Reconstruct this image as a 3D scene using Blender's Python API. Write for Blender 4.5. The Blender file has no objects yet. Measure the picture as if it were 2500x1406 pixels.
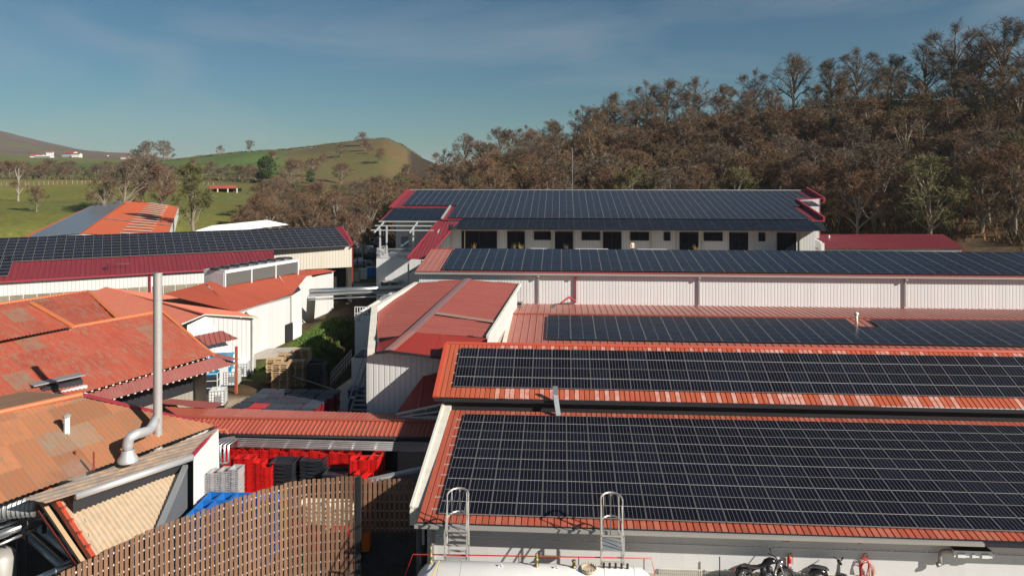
import bpy, math, random
from mathutils import Vector, Matrix
R=math.radians
scene=bpy.context.scene
# ---------------------------------------------------------------- camera
FPX,CAMH=1800.0,16.6
yaw=R(3.8); HOR=425.0  # the camera looks level; the lens is shifted down so that uprights stay upright
cam_d=bpy.data.cameras.new("camera"); cam=bpy.data.objects.new("camera",cam_d)
scene.collection.objects.link(cam); scene.camera=cam
cam.location=(0,0,CAMH); cam.rotation_euler=(math.pi/2,0,yaw); cam_d.shift_y=-(703-HOR)/2500
cam_d.sensor_width=36; cam_d.lens=36*FPX/2500; cam_d.clip_start=.1; cam_d.clip_end=20000
# ---------------------------------------------------------------- sky and sun
SUN=Vector((1,-.52,.60)).normalized()
sun_el=math.asin(SUN.z); sun_az=math.atan2(SUN.x,SUN.y)
world=bpy.data.worlds.new("World"); scene.world=world; world.use_nodes=True
wt=world.node_tree; bg=wt.nodes['Background']
sky=wt.nodes.new('ShaderNodeTexSky'); sky.sky_type='NISHITA'; sky.sun_disc=False
sky.sun_elevation=sun_el; sky.sun_rotation=sun_az; sky.altitude=100; sky.dust_density=.5; sky.ozone_density=3.0; sky.air_density=1.0
tc=wt.nodes.new('ShaderNodeTexCoord')
mp=wt.nodes.new('ShaderNodeMapping'); mp.inputs['Scale'].default_value=(1.6,3.2,7.0); mp.inputs['Rotation'].default_value=(.15,.25,.5)
nz=wt.nodes.new('ShaderNodeTexNoise'); nz.inputs['Scale'].default_value=1.5; nz.inputs['Detail'].default_value=8; nz.inputs['Distortion'].default_value=.6
cr=wt.nodes.new('ShaderNodeValToRGB'); cr.color_ramp.elements[0].position=.44; cr.color_ramp.elements[1].position=.72
cr.color_ramp.elements[1].color=(.36,.36,.36,1)
tint=wt.nodes.new('ShaderNodeMix'); tint.data_type='RGBA'; tint.blend_type='MULTIPLY'; tint.inputs[0].default_value=1
tint.inputs[7].default_value=(.43,.61,.635,1)
hs=wt.nodes.new('ShaderNodeHueSaturation'); hs.inputs['Saturation'].default_value=1.0
mx=wt.nodes.new('ShaderNodeMix'); mx.data_type='RGBA'; mx.inputs[7].default_value=(4.3,4.8,5.3,1)
wt.links.new(sky.outputs[0],hs.inputs['Color']); wt.links.new(hs.outputs[0],tint.inputs[6])
wt.links.new(tc.outputs['Generated'],mp.inputs[0]); wt.links.new(mp.outputs[0],nz.inputs['Vector']); wt.links.new(nz.outputs['Fac'],cr.inputs[0])
wt.links.new(cr.outputs[0],mx.inputs[0]); wt.links.new(tint.outputs[2],mx.inputs[6]); wt.links.new(mx.outputs[2],bg.inputs[0])
bg.inputs[1].default_value=.06
sl=bpy.data.lights.new("sun",'SUN'); so=bpy.data.objects.new("sun",sl); scene.collection.objects.link(so)
sl.energy=5.0; sl.angle=R(.55); sl.color=(1,.94,.86)
so.rotation_euler=(-SUN).to_track_quat('-Z','Y').to_euler(); so.location=(60,-40,60)
scene.view_settings.view_transform='Standard'; scene.view_settings.look='None'
scene.view_settings.gamma=1; scene.view_settings.use_curve_mapping=False; scene.view_settings.exposure=0.52
scene.render.resolution_x=1024; scene.render.resolution_y=575
# ---------------------------------------------------------------- measuring: where a sight line meets a height or a wall plane
_f=Vector((-math.sin(yaw),math.cos(yaw),0)); _r=Vector((math.cos(yaw),math.sin(yaw),0)); _u=Vector((0,0,1)); _C=Vector((0,0,CAMH))
def ray(x,y): return _f+_r*((x-1250)/FPX)-_u*((y-HOR)/FPX)
def Z(x,y,z): d=ray(x,y); return _C+d*((z-CAMH)/d.z)
def Y(x,y,Yv): d=ray(x,y); return _C+d*(Yv/d.y)
def PL(x,y,p,n): d=ray(x,y); return _C+d*((p-_C).dot(n)/d.dot(n))
# ---------------------------------------------------------------- helpers
def link(o,parent=None):
    scene.collection.objects.link(o)
    if parent is not None: o.parent=parent
    return o
def tag(o,label=None,cat=None,group=None,kind=None):
    if label: o['label']=label
    if cat: o['category']=cat
    if group: o['group']=group
    if kind: o['kind']=kind
    return o
def thing(name,label,cat,loc=(0,0,0),rz=0,group=None):
    o=bpy.data.objects.new(name,None); link(o); o.location=loc; o.rotation_euler=(0,0,rz); o.empty_display_size=.3
    return tag(o,label,cat,group)
def wroot(name,label,cat,loc,group=None):
    "root for parts modelled in world coordinates"
    o=thing(name,label,cat,loc,0,group); o['_w']=1; return o
def copy_tree(o,parent=None):
    c=o.copy(); link(c,parent)
    for ch in list(o.children): copy_tree(ch,c)
    return c
class MB:
    def __init__(s): s.v=[];s.f=[];s.uv=[];s.mi=[];s.hasuv=False
    def face(s,pts,uv=None,mi=0):
        n=len(s.v); s.v+= [tuple(p) for p in pts]; s.f.append(tuple(range(n,n+len(pts))))
        if uv: s.hasuv=True
        s.uv+= list(uv) if uv else [(0,0)]*len(pts); s.mi.append(mi)
    def box(s,c,d,rz=0,mi=0,M=None):
        x,y,z=d[0]/2,d[1]/2,d[2]/2
        cs=[(-x,-y,-z),(x,-y,-z),(x,y,-z),(-x,y,-z),(-x,-y,z),(x,-y,z),(x,y,z),(-x,y,z)]
        T=Matrix.Translation(c)@Matrix.Rotation(rz,4,'Z')
        if M: T=M@T
        P=[T@Vector(q) for q in cs]
        for a in ((0,3,2,1),(4,5,6,7),(0,1,5,4),(1,2,6,5),(2,3,7,6),(3,0,4,7)):
            s.face([P[i] for i in a],[(P[i].x+P[i].y*.7,P[i].z) for i in a],mi)
        return s
    def beam(s,a,b,w,h,mi=0,up=(0,0,1)):
        a=Vector(a);b=Vector(b); d=(b-a); L=d.length
        if L<1e-6: return s
        d/=L; up=Vector(up)
        if abs(d.dot(up))>.98: up=Vector((0,1,0))
        sx=d.cross(up).normalized()*w/2; sz=sx.cross(d).normalized()*h/2
        P=[a-sx-sz,a+sx-sz,a+sx+sz,a-sx+sz,b-sx-sz,b+sx-sz,b+sx+sz,b-sx+sz]
        for q in ((0,1,2,3),(5,4,7,6),(0,4,5,1),(1,5,6,2),(2,6,7,3),(3,7,4,0)):
            s.face([P[i] for i in q],[(0,0),(0,w),(L,w),(L,0)],mi)
        return s
    def tube(s,pts,r,n=8,mi=0,cap=True,r1=None):
        pts=[Vector(p) for p in pts]; rings=[]; m=len(pts); prev=None
        for i,p in enumerate(pts):
            t=(pts[min(i+1,m-1)]-pts[max(i-1,0)]).normalized()
            if prev is None:
                a=Vector((0,0,1)) if abs(t.z)<.9 else Vector((1,0,0))
                sx=t.cross(a).normalized()
            else: sx=(prev-t*prev.dot(t)).normalized()
            prev=sx; sy=t.cross(sx)
            rr=r if r1 is None else r+(r1-r)*i/(m-1)
            if isinstance(r,(list,tuple)): rr=r[i]
            k=len(s.v)
            s.v+= [tuple(p+(sx*math.cos(2*math.pi*j/n)+sy*math.sin(2*math.pi*j/n))*rr) for j in range(n)]
            rings.append(k)
        for i in range(m-1):
            for j in range(n):
                q=(rings[i]+j,rings[i]+(j+1)%n,rings[i+1]+(j+1)%n,rings[i+1]+j)
                s.f.append(q); s.uv+=[(0,0)]*4; s.mi.append(mi)
        if cap:
            s.f.append(tuple(rings[0]+j for j in range(n))[::-1]); s.uv+=[(0,0)]*n; s.mi.append(mi)
            s.f.append(tuple(rings[-1]+j for j in range(n))); s.uv+=[(0,0)]*n; s.mi.append(mi)
        return s
    def lathe(s,prof,c=(0,0,0),n=16,mi=0,M=None):
        T=Matrix.Translation(c); 
        if M: T=M@T
        k0=len(s.v)
        for (r,z) in prof:
            s.v+= [tuple(T@Vector((r*math.cos(2*math.pi*j/n),r*math.sin(2*math.pi*j/n),z))) for j in range(n)]
        for i in range(len(prof)-1):
            for j in range(n):
                s.f.append((k0+i*n+j,k0+i*n+(j+1)%n,k0+(i+1)*n+(j+1)%n,k0+(i+1)*n+j)); s.uv+=[(0,0)]*4; s.mi.append(mi)
        return s
    def wall(s,pts,mi=0):
        "vertical polygon, uv in metres"
        pts=[Vector(p) for p in pts]; n=Vector((0,0,0))
        for i in range(len(pts)):
            a=pts[i];b=pts[(i+1)%len(pts)]; n+=Vector(((a.y-b.y)*(a.z+b.z),(a.z-b.z)*(a.x+b.x),(a.x-b.x)*(a.y+b.y)))
        t=Vector((-n.y,n.x,0)); t=t.normalized() if t.length>1e-6 else Vector((1,0,0))
        s.face(pts,[(p.dot(t),p.z) for p in pts],mi); return s
    def walls(s,top,zb,closed=False,mi=0):
        top=[Vector(p) for p in top]; m=len(top)
        for i in range(m if closed else m-1):
            a=top[i];b=top[(i+1)%m]
            s.wall([(a.x,a.y,zb),(b.x,b.y,zb),b,a],mi)
        return s
    def mesh(s,name,mats):
        me=bpy.data.meshes.new(name); me.from_pydata(s.v,[],s.f)
        if s.hasuv:
            l=me.uv_layers.new(name='UVMap'); flat=[c for u in s.uv for c in u]; l.data.foreach_set('uv',flat)
        for m in (mats if isinstance(mats,(list,tuple)) else [mats]): me.materials.append(m)
        me.polygons.foreach_set('material_index',s.mi); me.update(); return me
    def build(s,name,mats,parent=None,smooth=False,label=None):
        me=s.mesh(name,mats)
        if smooth: me.polygons.foreach_set('use_smooth',[True]*len(me.polygons))
        o=bpy.data.objects.new(name,me); link(o,parent)
        if parent is not None:
            p=parent
            while p is not None and '_w' not in p: p=p.parent
            if p is not None and p is parent: o.matrix_parent_inverse=Matrix.Translation(p.location).inverted()
        if label: o['label']=label
        return o
def clip(poly,a,b):
    "keep left of line a->b ; poly of (u,v,h)"
    out=[]; ex,ey=b[0]-a[0],b[1]-a[1]
    def sd(p): return ex*(p[1]-a[1])-ey*(p[0]-a[0])
    for i in range(len(poly)):
        p,q=poly[i],poly[(i+1)%len(poly)]; d0,d1=sd(p),sd(q)
        if d0>=0: out.append(p)
        if (d0>0 and d1<0) or (d0<0 and d1>0):
            t=d0/(d0-d1); out.append(tuple(p[k]+(q[k]-p[k])*t for k in range(3)))
    return out
# rib profiles: (fraction of pitch, height fraction)
PAN=[(0,0),(.06,0),(.12,1),(.90,1),(.96,0),(1,0)]
RIB=[(0,0),(.62,0),(.70,1),(.90,1),(.98,0),(1,0)]
WAVE=[(i/8,.5-.5*math.cos(2*math.pi*i/8)) for i in range(9)]
def sheet(mb,poly,a,b,pitch=.25,depth=.03,prof=RIB,mi=0,lift=0,vseg=None):
    "profiled metal sheet filling the convex 3D polygon; ribs run up the slope, at right angles to a->b"
    P=[Vector(p) for p in poly]; n=Vector((0,0,0))
    for i in range(len(P)):
        p,q=P[i],P[(i+1)%len(P)]; n+=Vector(((p.y-q.y)*(p.z+q.z),(p.z-q.z)*(p.x+q.x),(p.x-q.x)*(p.y+q.y)))
    n.normalize()
    if n.z<0: n=-n
    c=sum(P,Vector())/len(P); U=(Vector(b)-Vector(a)); U-=n*U.dot(n); U.normalize(); V=n.cross(U)
    uv=[((p-c).dot(U),(p-c).dot(V)) for p in P]
    ar=sum(uv[i][0]*uv[(i+1)%len(uv)][1]-uv[(i+1)%len(uv)][0]*uv[i][1] for i in range(len(uv)))
    if ar<0: uv=uv[::-1]
    u0=min(x for x,_ in uv);u1=max(x for x,_ in uv);v0=min(y for _,y in uv);v1=max(y for _,y in uv)
    for i in range(int(math.ceil((u1-u0)/pitch))):
        for (fa,ha),(fb,hb) in zip(prof[:-1],prof[1:]):
            ua,ub=u0+(i+fa)*pitch,u0+(i+fb)*pitch
            if ua>u1: break
            q=[(ua,v0,ha*depth),(ub,v0,hb*depth),(ub,v1,hb*depth),(ua,v1,ha*depth)]
            for k in range(len(uv)):
                q=clip(q,uv[k],uv[(k+1)%len(uv)])
                if len(q)<3: break
            if len(q)>=3: mb.face([c+U*x+V*y+n*(h+lift) for x,y,h in q],[(x-u0,y-v0) for x,y,h in q],mi)
    return c,U,V,n
# ---------------------------------------------------------------- materials
def nt(name):
    m=bpy.data.materials.new(name); m.use_nodes=True; return m,m.node_tree,m.node_tree.nodes['Principled BSDF']
def nd(t,k,**kw):
    n=t.nodes.new(k)
    for a,b in kw.items(): setattr(n,a,b)
    return n
def mixc(t,fac,a,b,mode='MIX'):
    n=nd(t,'ShaderNodeMix',data_type='RGBA',blend_type=mode)
    for i,x in ((0,fac),(6,a),(7,b)):
        if hasattr(x,'links') : t.links.new(x,n.inputs[i])
        elif i==0: n.inputs[0].default_value=x
        else: n.inputs[i].default_value=(*x,1) if len(x)==3 else x
    return n.outputs[2]
def math_(t,op,a,b=0,c=None):
    n=nd(t,'ShaderNodeMath',operation=op)
    for i,x in enumerate((a,b) if c is None else (a,b,c)):
        if hasattr(x,'links'): t.links.new(x,n.inputs[i])
        else: n.inputs[i].default_value=x
    return n.outputs[0]
def ramp(t,x,p0,p1):
    n=nd(t,'ShaderNodeMapRange'); n.inputs[1].default_value=p0; n.inputs[2].default_value=p1; t.links.new(x,n.inputs[0]); return n.outputs[0]
def noise(t,vec,scale,detail=4,rough=.6,mapscale=None):
    n=nd(t,'ShaderNodeTexNoise'); n.inputs['Scale'].default_value=scale; n.inputs['Detail'].default_value=detail; n.inputs['Roughness'].default_value=rough
    if mapscale:
        m=nd(t,'ShaderNodeMapping'); m.inputs['Scale'].default_value=mapscale; t.links.new(vec,m.inputs[0]); vec=m.outputs[0]
    t.links.new(vec,n.inputs['Vector']); return n.outputs['Fac']
def mul(c,k): return tuple(min(1,x*k) for x in c)
def mat(name,col,rough=.7,metal=0,var=.15,scale=3,dirt=None,dirtamt=.0,dscale=.6,bump=0,bscale=20,spec=.5,rnd=0):
    m,t,b=nt(name); co=nd(t,'ShaderNodeTexCoord').outputs['Object']
    c=mixc(t,noise(t,co,scale),mul(col,1-var),mul(col,1+var))
    if dirt: c=mixc(t,math_(t,'MULTIPLY',ramp(t,noise(t,co,dscale,6,.7),.45,.75),dirtamt),c,dirt)
    if rnd:
        oi=nd(t,'ShaderNodeObjectInfo').outputs['Random']; h=nd(t,'ShaderNodeHueSaturation')
        t.links.new(c,h.inputs['Color']); t.links.new(math_(t,'MULTIPLY_ADD',oi,rnd,1-rnd/2),h.inputs['Value']); c=h.outputs[0]
    t.links.new(c,b.inputs['Base Color']); b.inputs['Roughness'].default_value=rough; b.inputs['Metallic'].default_value=metal
    b.inputs['Specular IOR Level'].default_value=spec
    if bump:
        bn=nd(t,'ShaderNodeBump'); bn.inputs['Strength'].default_value=bump; bn.inputs['Distance'].default_value=.05
        t.links.new(noise(t,co,bscale,5),bn.inputs['Height']); t.links.new(bn.outputs[0],b.inputs['Normal'])
    return m
def uvsep(t):
    u=nd(t,'ShaderNodeUVMap').outputs[0]; s=nd(t,'ShaderNodeSeparateXYZ'); t.links.new(u,s.inputs[0]); return u,s.outputs[0],s.outputs[1]
def cell(t,u,v,w,h,seed=0):
    a=math_(t,'FLOOR',math_(t,'DIVIDE',u,w)); b_=math_(t,'FLOOR',math_(t,'DIVIDE',v,h))
    cb=nd(t,'ShaderNodeCombineXYZ'); t.links.new(a,cb.inputs[0]); t.links.new(b_,cb.inputs[1]); cb.inputs[2].default_value=seed
    wn=nd(t,'ShaderNodeTexWhiteNoise'); t.links.new(cb.outputs[0],wn.inputs[0]); return wn.outputs[0],wn.outputs[1]
def roofmat(name,col,rough=.45,var=.10,sheetw=1.0,sheeth=6.0,patch=None,pamt=0,pth=.8,streak=None,samt=.3,spec=.5,moss=None,mamt=0):
    m,t,b=nt(name); uv,u,v=uvsep(t); co=nd(t,'ShaderNodeTexCoord').outputs['Object']
    r,_=cell(t,u,v,sheetw,sheeth); c=mixc(t,r,mul(col,1-var),mul(col,1+var))
    c=mixc(t,math_(t,'MULTIPLY',noise(t,co,.5,5,.7),.6),c,mul(col,.72))
    if patch:
        r2,_=cell(t,u,v,sheetw,sheeth,3); k=math_(t,'GREATER_THAN',r2,pth); n2=ramp(t,noise(t,co,2.5,6,.8),.3,.65)
        c=mixc(t,math_(t,'MULTIPLY',math_(t,'MULTIPLY',k,pamt),n2),c,patch)
    if streak:
        n3=noise(t,uv,1,5,.7,(3.5,.35,1)); c=mixc(t,math_(t,'MULTIPLY',ramp(t,n3,.5,.75),samt),c,streak)
    if moss:
        n4=noise(t,uv,1,8,.85,(5,1.3,1)); n5=noise(t,uv,1,4,.7,(.4,.3,1))
        k=math_(t,'MULTIPLY',ramp(t,n4,.46,.60),math_(t,'MULTIPLY',ramp(t,n5,.32,.6),mamt)); c=mixc(t,k,c,moss)
    t.links.new(c,b.inputs['Base Color']); b.inputs['Roughness'].default_value=rough; b.inputs['Specular IOR Level'].default_value=spec
    return m
def wallmat(name,col,pitch=.25,depth=.5,dirt=(.42,.33,.2),damt=.45,rough=.5):
    m,t,b=nt(name); uv,u,v=uvsep(t); co=nd(t,'ShaderNodeTexCoord').outputs['Object']
    r,_=cell(t,u,v,1.0,50); c=mixc(t,r,mul(col,.95),mul(col,1.03))
    n=noise(t,uv,1,5,.7,(1.5,.25,1)); c=mixc(t,math_(t,'MULTIPLY',ramp(t,n,.5,.8),damt),c,dirt)
    if pitch:
        f=math_(t,'FRACT',math_(t,'DIVIDE',u,pitch)); g=math_(t,'ABSOLUTE',math_(t,'SUBTRACT',f,.5))
        rp=ramp(t,g,.36,.44); c=mixc(t,math_(t,'MULTIPLY',rp,.30),c,mul(col,.45))
        bn=nd(t,'ShaderNodeBump'); bn.inputs['Strength'].default_value=depth; bn.inputs['Distance'].default_value=.03; bn.invert=True
        t.links.new(rp,bn.inputs['Height']); t.links.new(bn.outputs[0],b.inputs['Normal'])
    t.links.new(c,b.inputs['Base Color']); b.inputs['Roughness'].default_value=rough
    return m
WHITE=(.66,.655,.635)
m_wall=wallmat('white_cladding',WHITE,.33); m_ivory=wallmat('ivory_cladding',(.56,.51,.42),.33)
m_cream=wallmat('cream_cladding',(.60,.59,.565),.33,damt=.15); m_plain=wallmat('white_render',(.62,.615,.60),0,damt=.18)
m_dwall=wallmat('stained_white_cladding',(.66,.655,.64),.28,dirt=(.55,.42,.22),damt=.18)
m_terr=roofmat('terracotta_sheet',(.47,.105,.05),.34,.12,.265,40,patch=(.66,.42,.36),pamt=.9,pth=.72,streak=(.55,.22,.15),samt=.5)
m_terrA=roofmat('terracotta_sheet_front',(.44,.10,.055),.38,.14,.265,40,patch=(.52,.22,.15),pamt=.5,pth=.8,streak=(.50,.2,.14),samt=.4)
m_pink=roofmat('faded_red_sheet',(.40,.145,.11),.45,.08,.9,40,streak=(.48,.2,.15),samt=.5)
m_redroof=roofmat('dark_red_sheet',(.30,.035,.025),.4,.05,2,40)
m_burg=roofmat('burgundy_sheet',(.22,.028,.035),.42,.06,1,40,streak=(.27,.06,.06),samt=.4)
m_hall=roofmat('hall_red_sheet',(.36,.095,.072),.5,.07,.62,40,streak=(.42,.15,.11),samt=.4)
m_rust=roofmat('rust_red_sheet',(.42,.085,.045),.5,.07,1,40,streak=(.40,.14,.09),samt=.3)
m_coral=roofmat('coral_sheet',(.52,.13,.075),.5,.05,1.2,40,moss=(.36,.24,.13),mamt=.5)
m_mossy=roofmat('mossy_red_tile',(.40,.068,.035),.8,.16,1.1,1.5,patch=(.20,.18,.12),pamt=.9,pth=.93,moss=(.25,.17,.11),mamt=.95,streak=(.22,.04,.03),samt=.6)
m_clay=roofmat('orange_clay_sheet',(.41,.16,.07),.85,.30,1.1,1.4,patch=(.25,.21,.15),pamt=.95,pth=.84,moss=(.24,.15,.09),mamt=.95,streak=(.26,.12,.07),samt=.5)
m_grey=roofmat('grey_fibre_sheet',(.19,.155,.13),.85,.12,1.1,1.5,moss=(.45,.27,.14),mamt=.8)
m_tan=roofmat('tan_fibre_sheet',(.60,.46,.31),.85,.10,.18,.22,patch=(.62,.38,.22),pamt=.4,pth=.6,moss=(.45,.36,.22),mamt=.4)
m_redporch=roofmat('old_porch_sheet',(.25,.06,.05),.7,.1,1,1.5,moss=(.2,.12,.09),mamt=.6)
m_alu=mat('aluminium',(.55,.55,.54),.5,.5,.06); m_galv=mat('galvanised_steel',(.42,.43,.43),.5,.6,.12,6)
m_insul=mat('clad_pipe',(.68,.68,.67),.3,.9,.06,2); m_chim=mat('stainless_chimney',(.42,.39,.37),.6,.35,.12,1.5)
m_trim=mat('cream_trim',(.68,.64,.55),.6,0,.08,3,(.4,.34,.24),.5,1.5)
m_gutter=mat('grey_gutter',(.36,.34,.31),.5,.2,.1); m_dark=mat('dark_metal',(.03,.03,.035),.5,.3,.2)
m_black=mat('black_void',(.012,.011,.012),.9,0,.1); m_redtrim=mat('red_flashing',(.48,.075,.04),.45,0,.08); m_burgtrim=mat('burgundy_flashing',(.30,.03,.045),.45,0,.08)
m_steelred=mat('red_oxide_steel',(.22,.035,.025),.6,0,.15); m_orange=mat('orange_trim',(.48,.14,.05),.6,0,.1)
m_redp=mat('red_plastic',(.50,.012,.01),.35,0,.10,2,rnd=.25); m_greyp=mat('grey_plastic',(.36,.34,.33),.5,0,.1,rnd=.15)
m_blackp=mat('black_plastic',(.022,.024,.03),.38,0,.2,rnd=.3); m_bluep=mat('blue_plastic',(.012,.13,.42),.42,0,.15,3,rnd=.2)
m_whitep=mat('white_plastic',(.72,.72,.70),.45,0,.06); m_wood=mat('pallet_wood',(.46,.31,.17),.8,0,.25,4,rnd=.5)
m_slat=mat('brown_timber',(.19,.10,.057),.75,0,.25,3,rnd=.35); m_glass=mat('dark_glass',(.010,.012,.018),.3,0,.2,spec=.1)
m_conc=mat('concrete',(.40,.36,.31),.9,0,.12,1.2,(.25,.22,.18),.6,.5,bump=.2); m_tankw=mat('white_tank_paint',(.74,.72,.68),.38,0,.05,1,(.5,.42,.3),.25,1.2)
m_redpaint=mat('red_paint',(.55,.03,.02),.35,0,.08); m_orpaint=mat('orange_paint',(.62,.12,.04),.45,0,.08)
m_rubber=mat('rubber',(.018,.018,.018),.75); m_chrome=mat('chrome',(.7,.7,.7),.15,1,.03); m_blackpaint=mat('gloss_black_paint',(.012,.012,.014),.18)
m_bronze=mat('brass_valve',(.25,.2,.09),.5,.5,.2,10); m_white=mat('white_paint',(.64,.635,.62),.5,0,.04)
m_strip=mat('translucent_ridge_strip',(.30,.14,.12),.3,0,.12,.8)
def panelmat(name,land=False,lines=1.0,spec=.12):
    m,t,b=nt(name); uv,u,v=uvsep(t)
    if land: u,v=v,u
    oi=nd(t,'ShaderNodeObjectInfo').outputs['Random']
    f=math_(t,'FRACT',math_(t,'MULTIPLY',u,6)); g=math_(t,'ABSOLUTE',math_(t,'SUBTRACT',f,.5)); k=math_(t,'GREATER_THAN',g,.468)
    v2=math_(t,'ABSOLUTE',math_(t,'SUBTRACT',v,.5)); k2=math_(t,'LESS_THAN',v2,.0085)
    r=math_(t,'FRACT',math_(t,'MULTIPLY',v,20)); g3=math_(t,'GREATER_THAN',math_(t,'ABSOLUTE',math_(t,'SUBTRACT',r,.5)),.46)
    base=mixc(t,oi,(.004,.004,.008),(.007,.008,.015))
    c=mixc(t,math_(t,'MULTIPLY',g3,.12*lines),base,(.25,.25,.28)); c=mixc(t,math_(t,'MULTIPLY',k,.5*lines),c,(.36,.35,.37)); c=mixc(t,math_(t,'MULTIPLY',k2,min(1,.85*lines**.5)),c,(.50,.48,.46))
    t.links.new(c,b.inputs['Base Color']); b.inputs['Roughness'].default_value=.22; b.inputs['Specular IOR Level'].default_value=spec
    return m
m_cells=panelmat('solar_cells',spec=.04); m_cellsL=panelmat('solar_cells_landscape',True,.10,.45); m_cellsF=panelmat('solar_cells_far',False,.8)
def panel_mesh(w,l,fr,mcell,mfr,mfr2=None,name='solar_panel'):
    mb=MB(); h=.04
    mb.face([(fr,fr,h),(w-fr,fr,h),(w-fr,l-fr,h),(fr,l-fr,h)],[(0,0),(1,0),(1,1),(0,1)],0)
    for c,d,mi in (((w/2,fr/2,h/2),(w,fr,h+.006),1),((w/2,l-fr/2,h/2),(w,fr,h+.006),1),((fr/2,l/2,h/2),(fr,l-2*fr,h+.006),2),((w-fr/2,l/2,h/2),(fr,l-2*fr,h+.006),2)):
        mb.box(c,d,0,mi)
    return mb.mesh(name,[mcell,mfr,mfr2 or mfr])
def array(roof,o,U,V,N,cols,rows,me,w,l,gap=.02,skip=(),limit=100,name='solar_panel'):
    M0=Matrix((( U.x,V.x,N.x,o.x),(U.y,V.y,N.y,o.y),(U.z,V.z,N.z,o.z),(0,0,0,1)))
    n=0; rest=[]
    for r in range(rows):
        for c in range(cols):
            if (c,r) in skip: continue
            T=M0@Matrix.Translation((c*(w+gap),r*(l+gap),0))
            if n<limit:
                p=bpy.data.objects.new(name,me); link(p,roof); p.matrix_local=T
            else: rest.append(T)
            n+=1
    if rest:
        mb=MB(); mb.hasuv=True; uvl=me.uv_layers[0].data
        for T in rest:
            k=len(mb.v); mb.v+=[tuple(T@v.co) for v in me.vertices]
            for p in me.polygons:
                mb.f.append(tuple(k+i for i in p.vertices)); mb.uv+=[tuple(uvl[li].uv) for li in p.loop_indices]; mb.mi.append(p.material_index)
        o2=bpy.data.objects.new(name,mb.mesh(name,list(me.materials))); link(o2,roof); o2['kind']='stuff'
m_frame=mat('panel_frame',(.27,.26,.255),.5,.3,.05); m_framed=mat('panel_frame_dark',(.05,.055,.06),.5,.3,.05)
pm_port=panel_mesh(1.04,1.755,.010,m_cells,m_frame); pm_land=panel_mesh(1.755,1.04,.022,m_cellsL,m_framed,m_frame)
# ================================================================ terrain
KR=[0,110,150,210,330,600,900,1800,3500,9000]
KT={ # metres of height at those distances, by direction
-600:[1.5,1.5,5,8,14,26,40,120,60,30],
0:[1.5,1.5,5,8,14,24,38,119,50,30],
90:[1.5,1.5,5,8,14,24,37,96,50,30],
180:[1.5,1.5,5,8,14,24,36,76,50,30],
330:[1.5,1.5,5,8,13.5,25,33,63,45,30],
440:[1.5,1.5,5,8,13,29.5,33,50,40,30],
600:[1.5,1.5,4.5,7.5,12.5,34,30,30,30,30],
760:[1.5,1.5,4,7,11,37.7,30,30,30,30],
850:[1.5,1.5,3,6,10,42,30,30,30,30],
940:[1.5,1.5,2.5,6,10,45,30,30,30,30],
980:[1.5,1.5,2.5,7,10,39.5,28,30,30,30],
1025:[1.5,1.5,3,10,11,30,22,25,30,30],
1100:[1.5,1.5,4,17,14,20,20,25,30,30],
1221:[1.5,1.8,5.5,22,18,20,20,25,30,30],
1356:[1.5,2,6.5,25,21,20,20,25,30,30],
1500:[1.5,2.2,8,29.5,25,22,20,25,30,30],
1680:[1.5,2.5,9,32.5,28,24,20,25,30,30],
1843:[1.5,2.8,10,34,31,26,20,25,30,30],
2020:[1.5,3,10.5,36,34,28,20,25,30,30],
2174:[1.5,3.2,11,37.6,36,30,20,25,30,30],
2333:[1.5,3.4,12,37.9,37,30,20,25,30,30],
2500:[1.5,3.6,13,38.5,38,30,20,25,30,30],
3200:[1.5,3.6,13,38.5,38,30,20,25,30,30]}
KP=sorted(KT)
def sst(t): return t*t*(3-2*t)
def hash2(i,j):
    h=math.sin(i*127.1+j*311.7)*43758.5453; return h-math.floor(h)
def vn(x,y):
    i,j=math.floor(x),math.floor(y); a,b=sst(x-i),sst(y-j)
    return (hash2(i,j)*(1-a)+hash2(i+1,j)*a)*(1-b)+(hash2(i,j+1)*(1-a)+hash2(i+1,j+1)*a)*b
def polar(x,y):
    r=math.hypot(x,y); az=math.atan2(x,y)+yaw; az=max(-1.2,min(1.2,az)); return 1250+FPX*math.tan(az),r
def hk(px,r):
    px=max(KP[0],min(KP[-1]-.01,px)); i=max(k for k in range(len(KP)-1) if KP[k]<=px)
    t=(px-KP[i])/(KP[i+1]-KP[i]); r=min(r,8999)
    j=max(k for k in range(len(KR)-1) if KR[k]<=r); s=sst((r-KR[j])/(KR[j+1]-KR[j])) if KR[j]>=150 else (r-KR[j])/(KR[j+1]-KR[j])
    a=KT[KP[i]];b=KT[KP[i+1]]
    v_=(a[j]*(1-t)+b[j]*t)*(1-s)+(a[j+1]*(1-t)+b[j+1]*t)*s
    k_=1-(1-1/math.sqrt(1+((px-1250)/FPX)**2))*min(1,max(0,(r-150)/60)); return CAMH+(v_-CAMH)*k_
def creek(x,y):
    if y<50 or y>125: return 0
    c=-18.2-.02*(y-60); w=math.exp(-((x-c)/3.1)**4); e=min(1,(y-50)/5)*min(1,(125-y)/20)
    return w*e
def gz(x,y):
    px,r=polar(x,y)
    if r>110 and y>60: b=hk(px,r)+(vn(x/25,y/25)-.5)*min(3,(r-110)/60)
    else: b=1.5
    if y<75: b=min(b,max(0,min(1,(y-38)/8))*.8+max(0,min(1,(y-46)/25))*.7)
    if y<36 and x<-5.9:
        fy=35.2 if x>-9.6 else max(20,32.0-((-10.3-x)/6.2)**1.6*8.0) if x<-10.3 else 32
        b-=1.5*max(0,min(1,(fy-y)/1.0))
    return b-2.8*creek(x,y)
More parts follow.
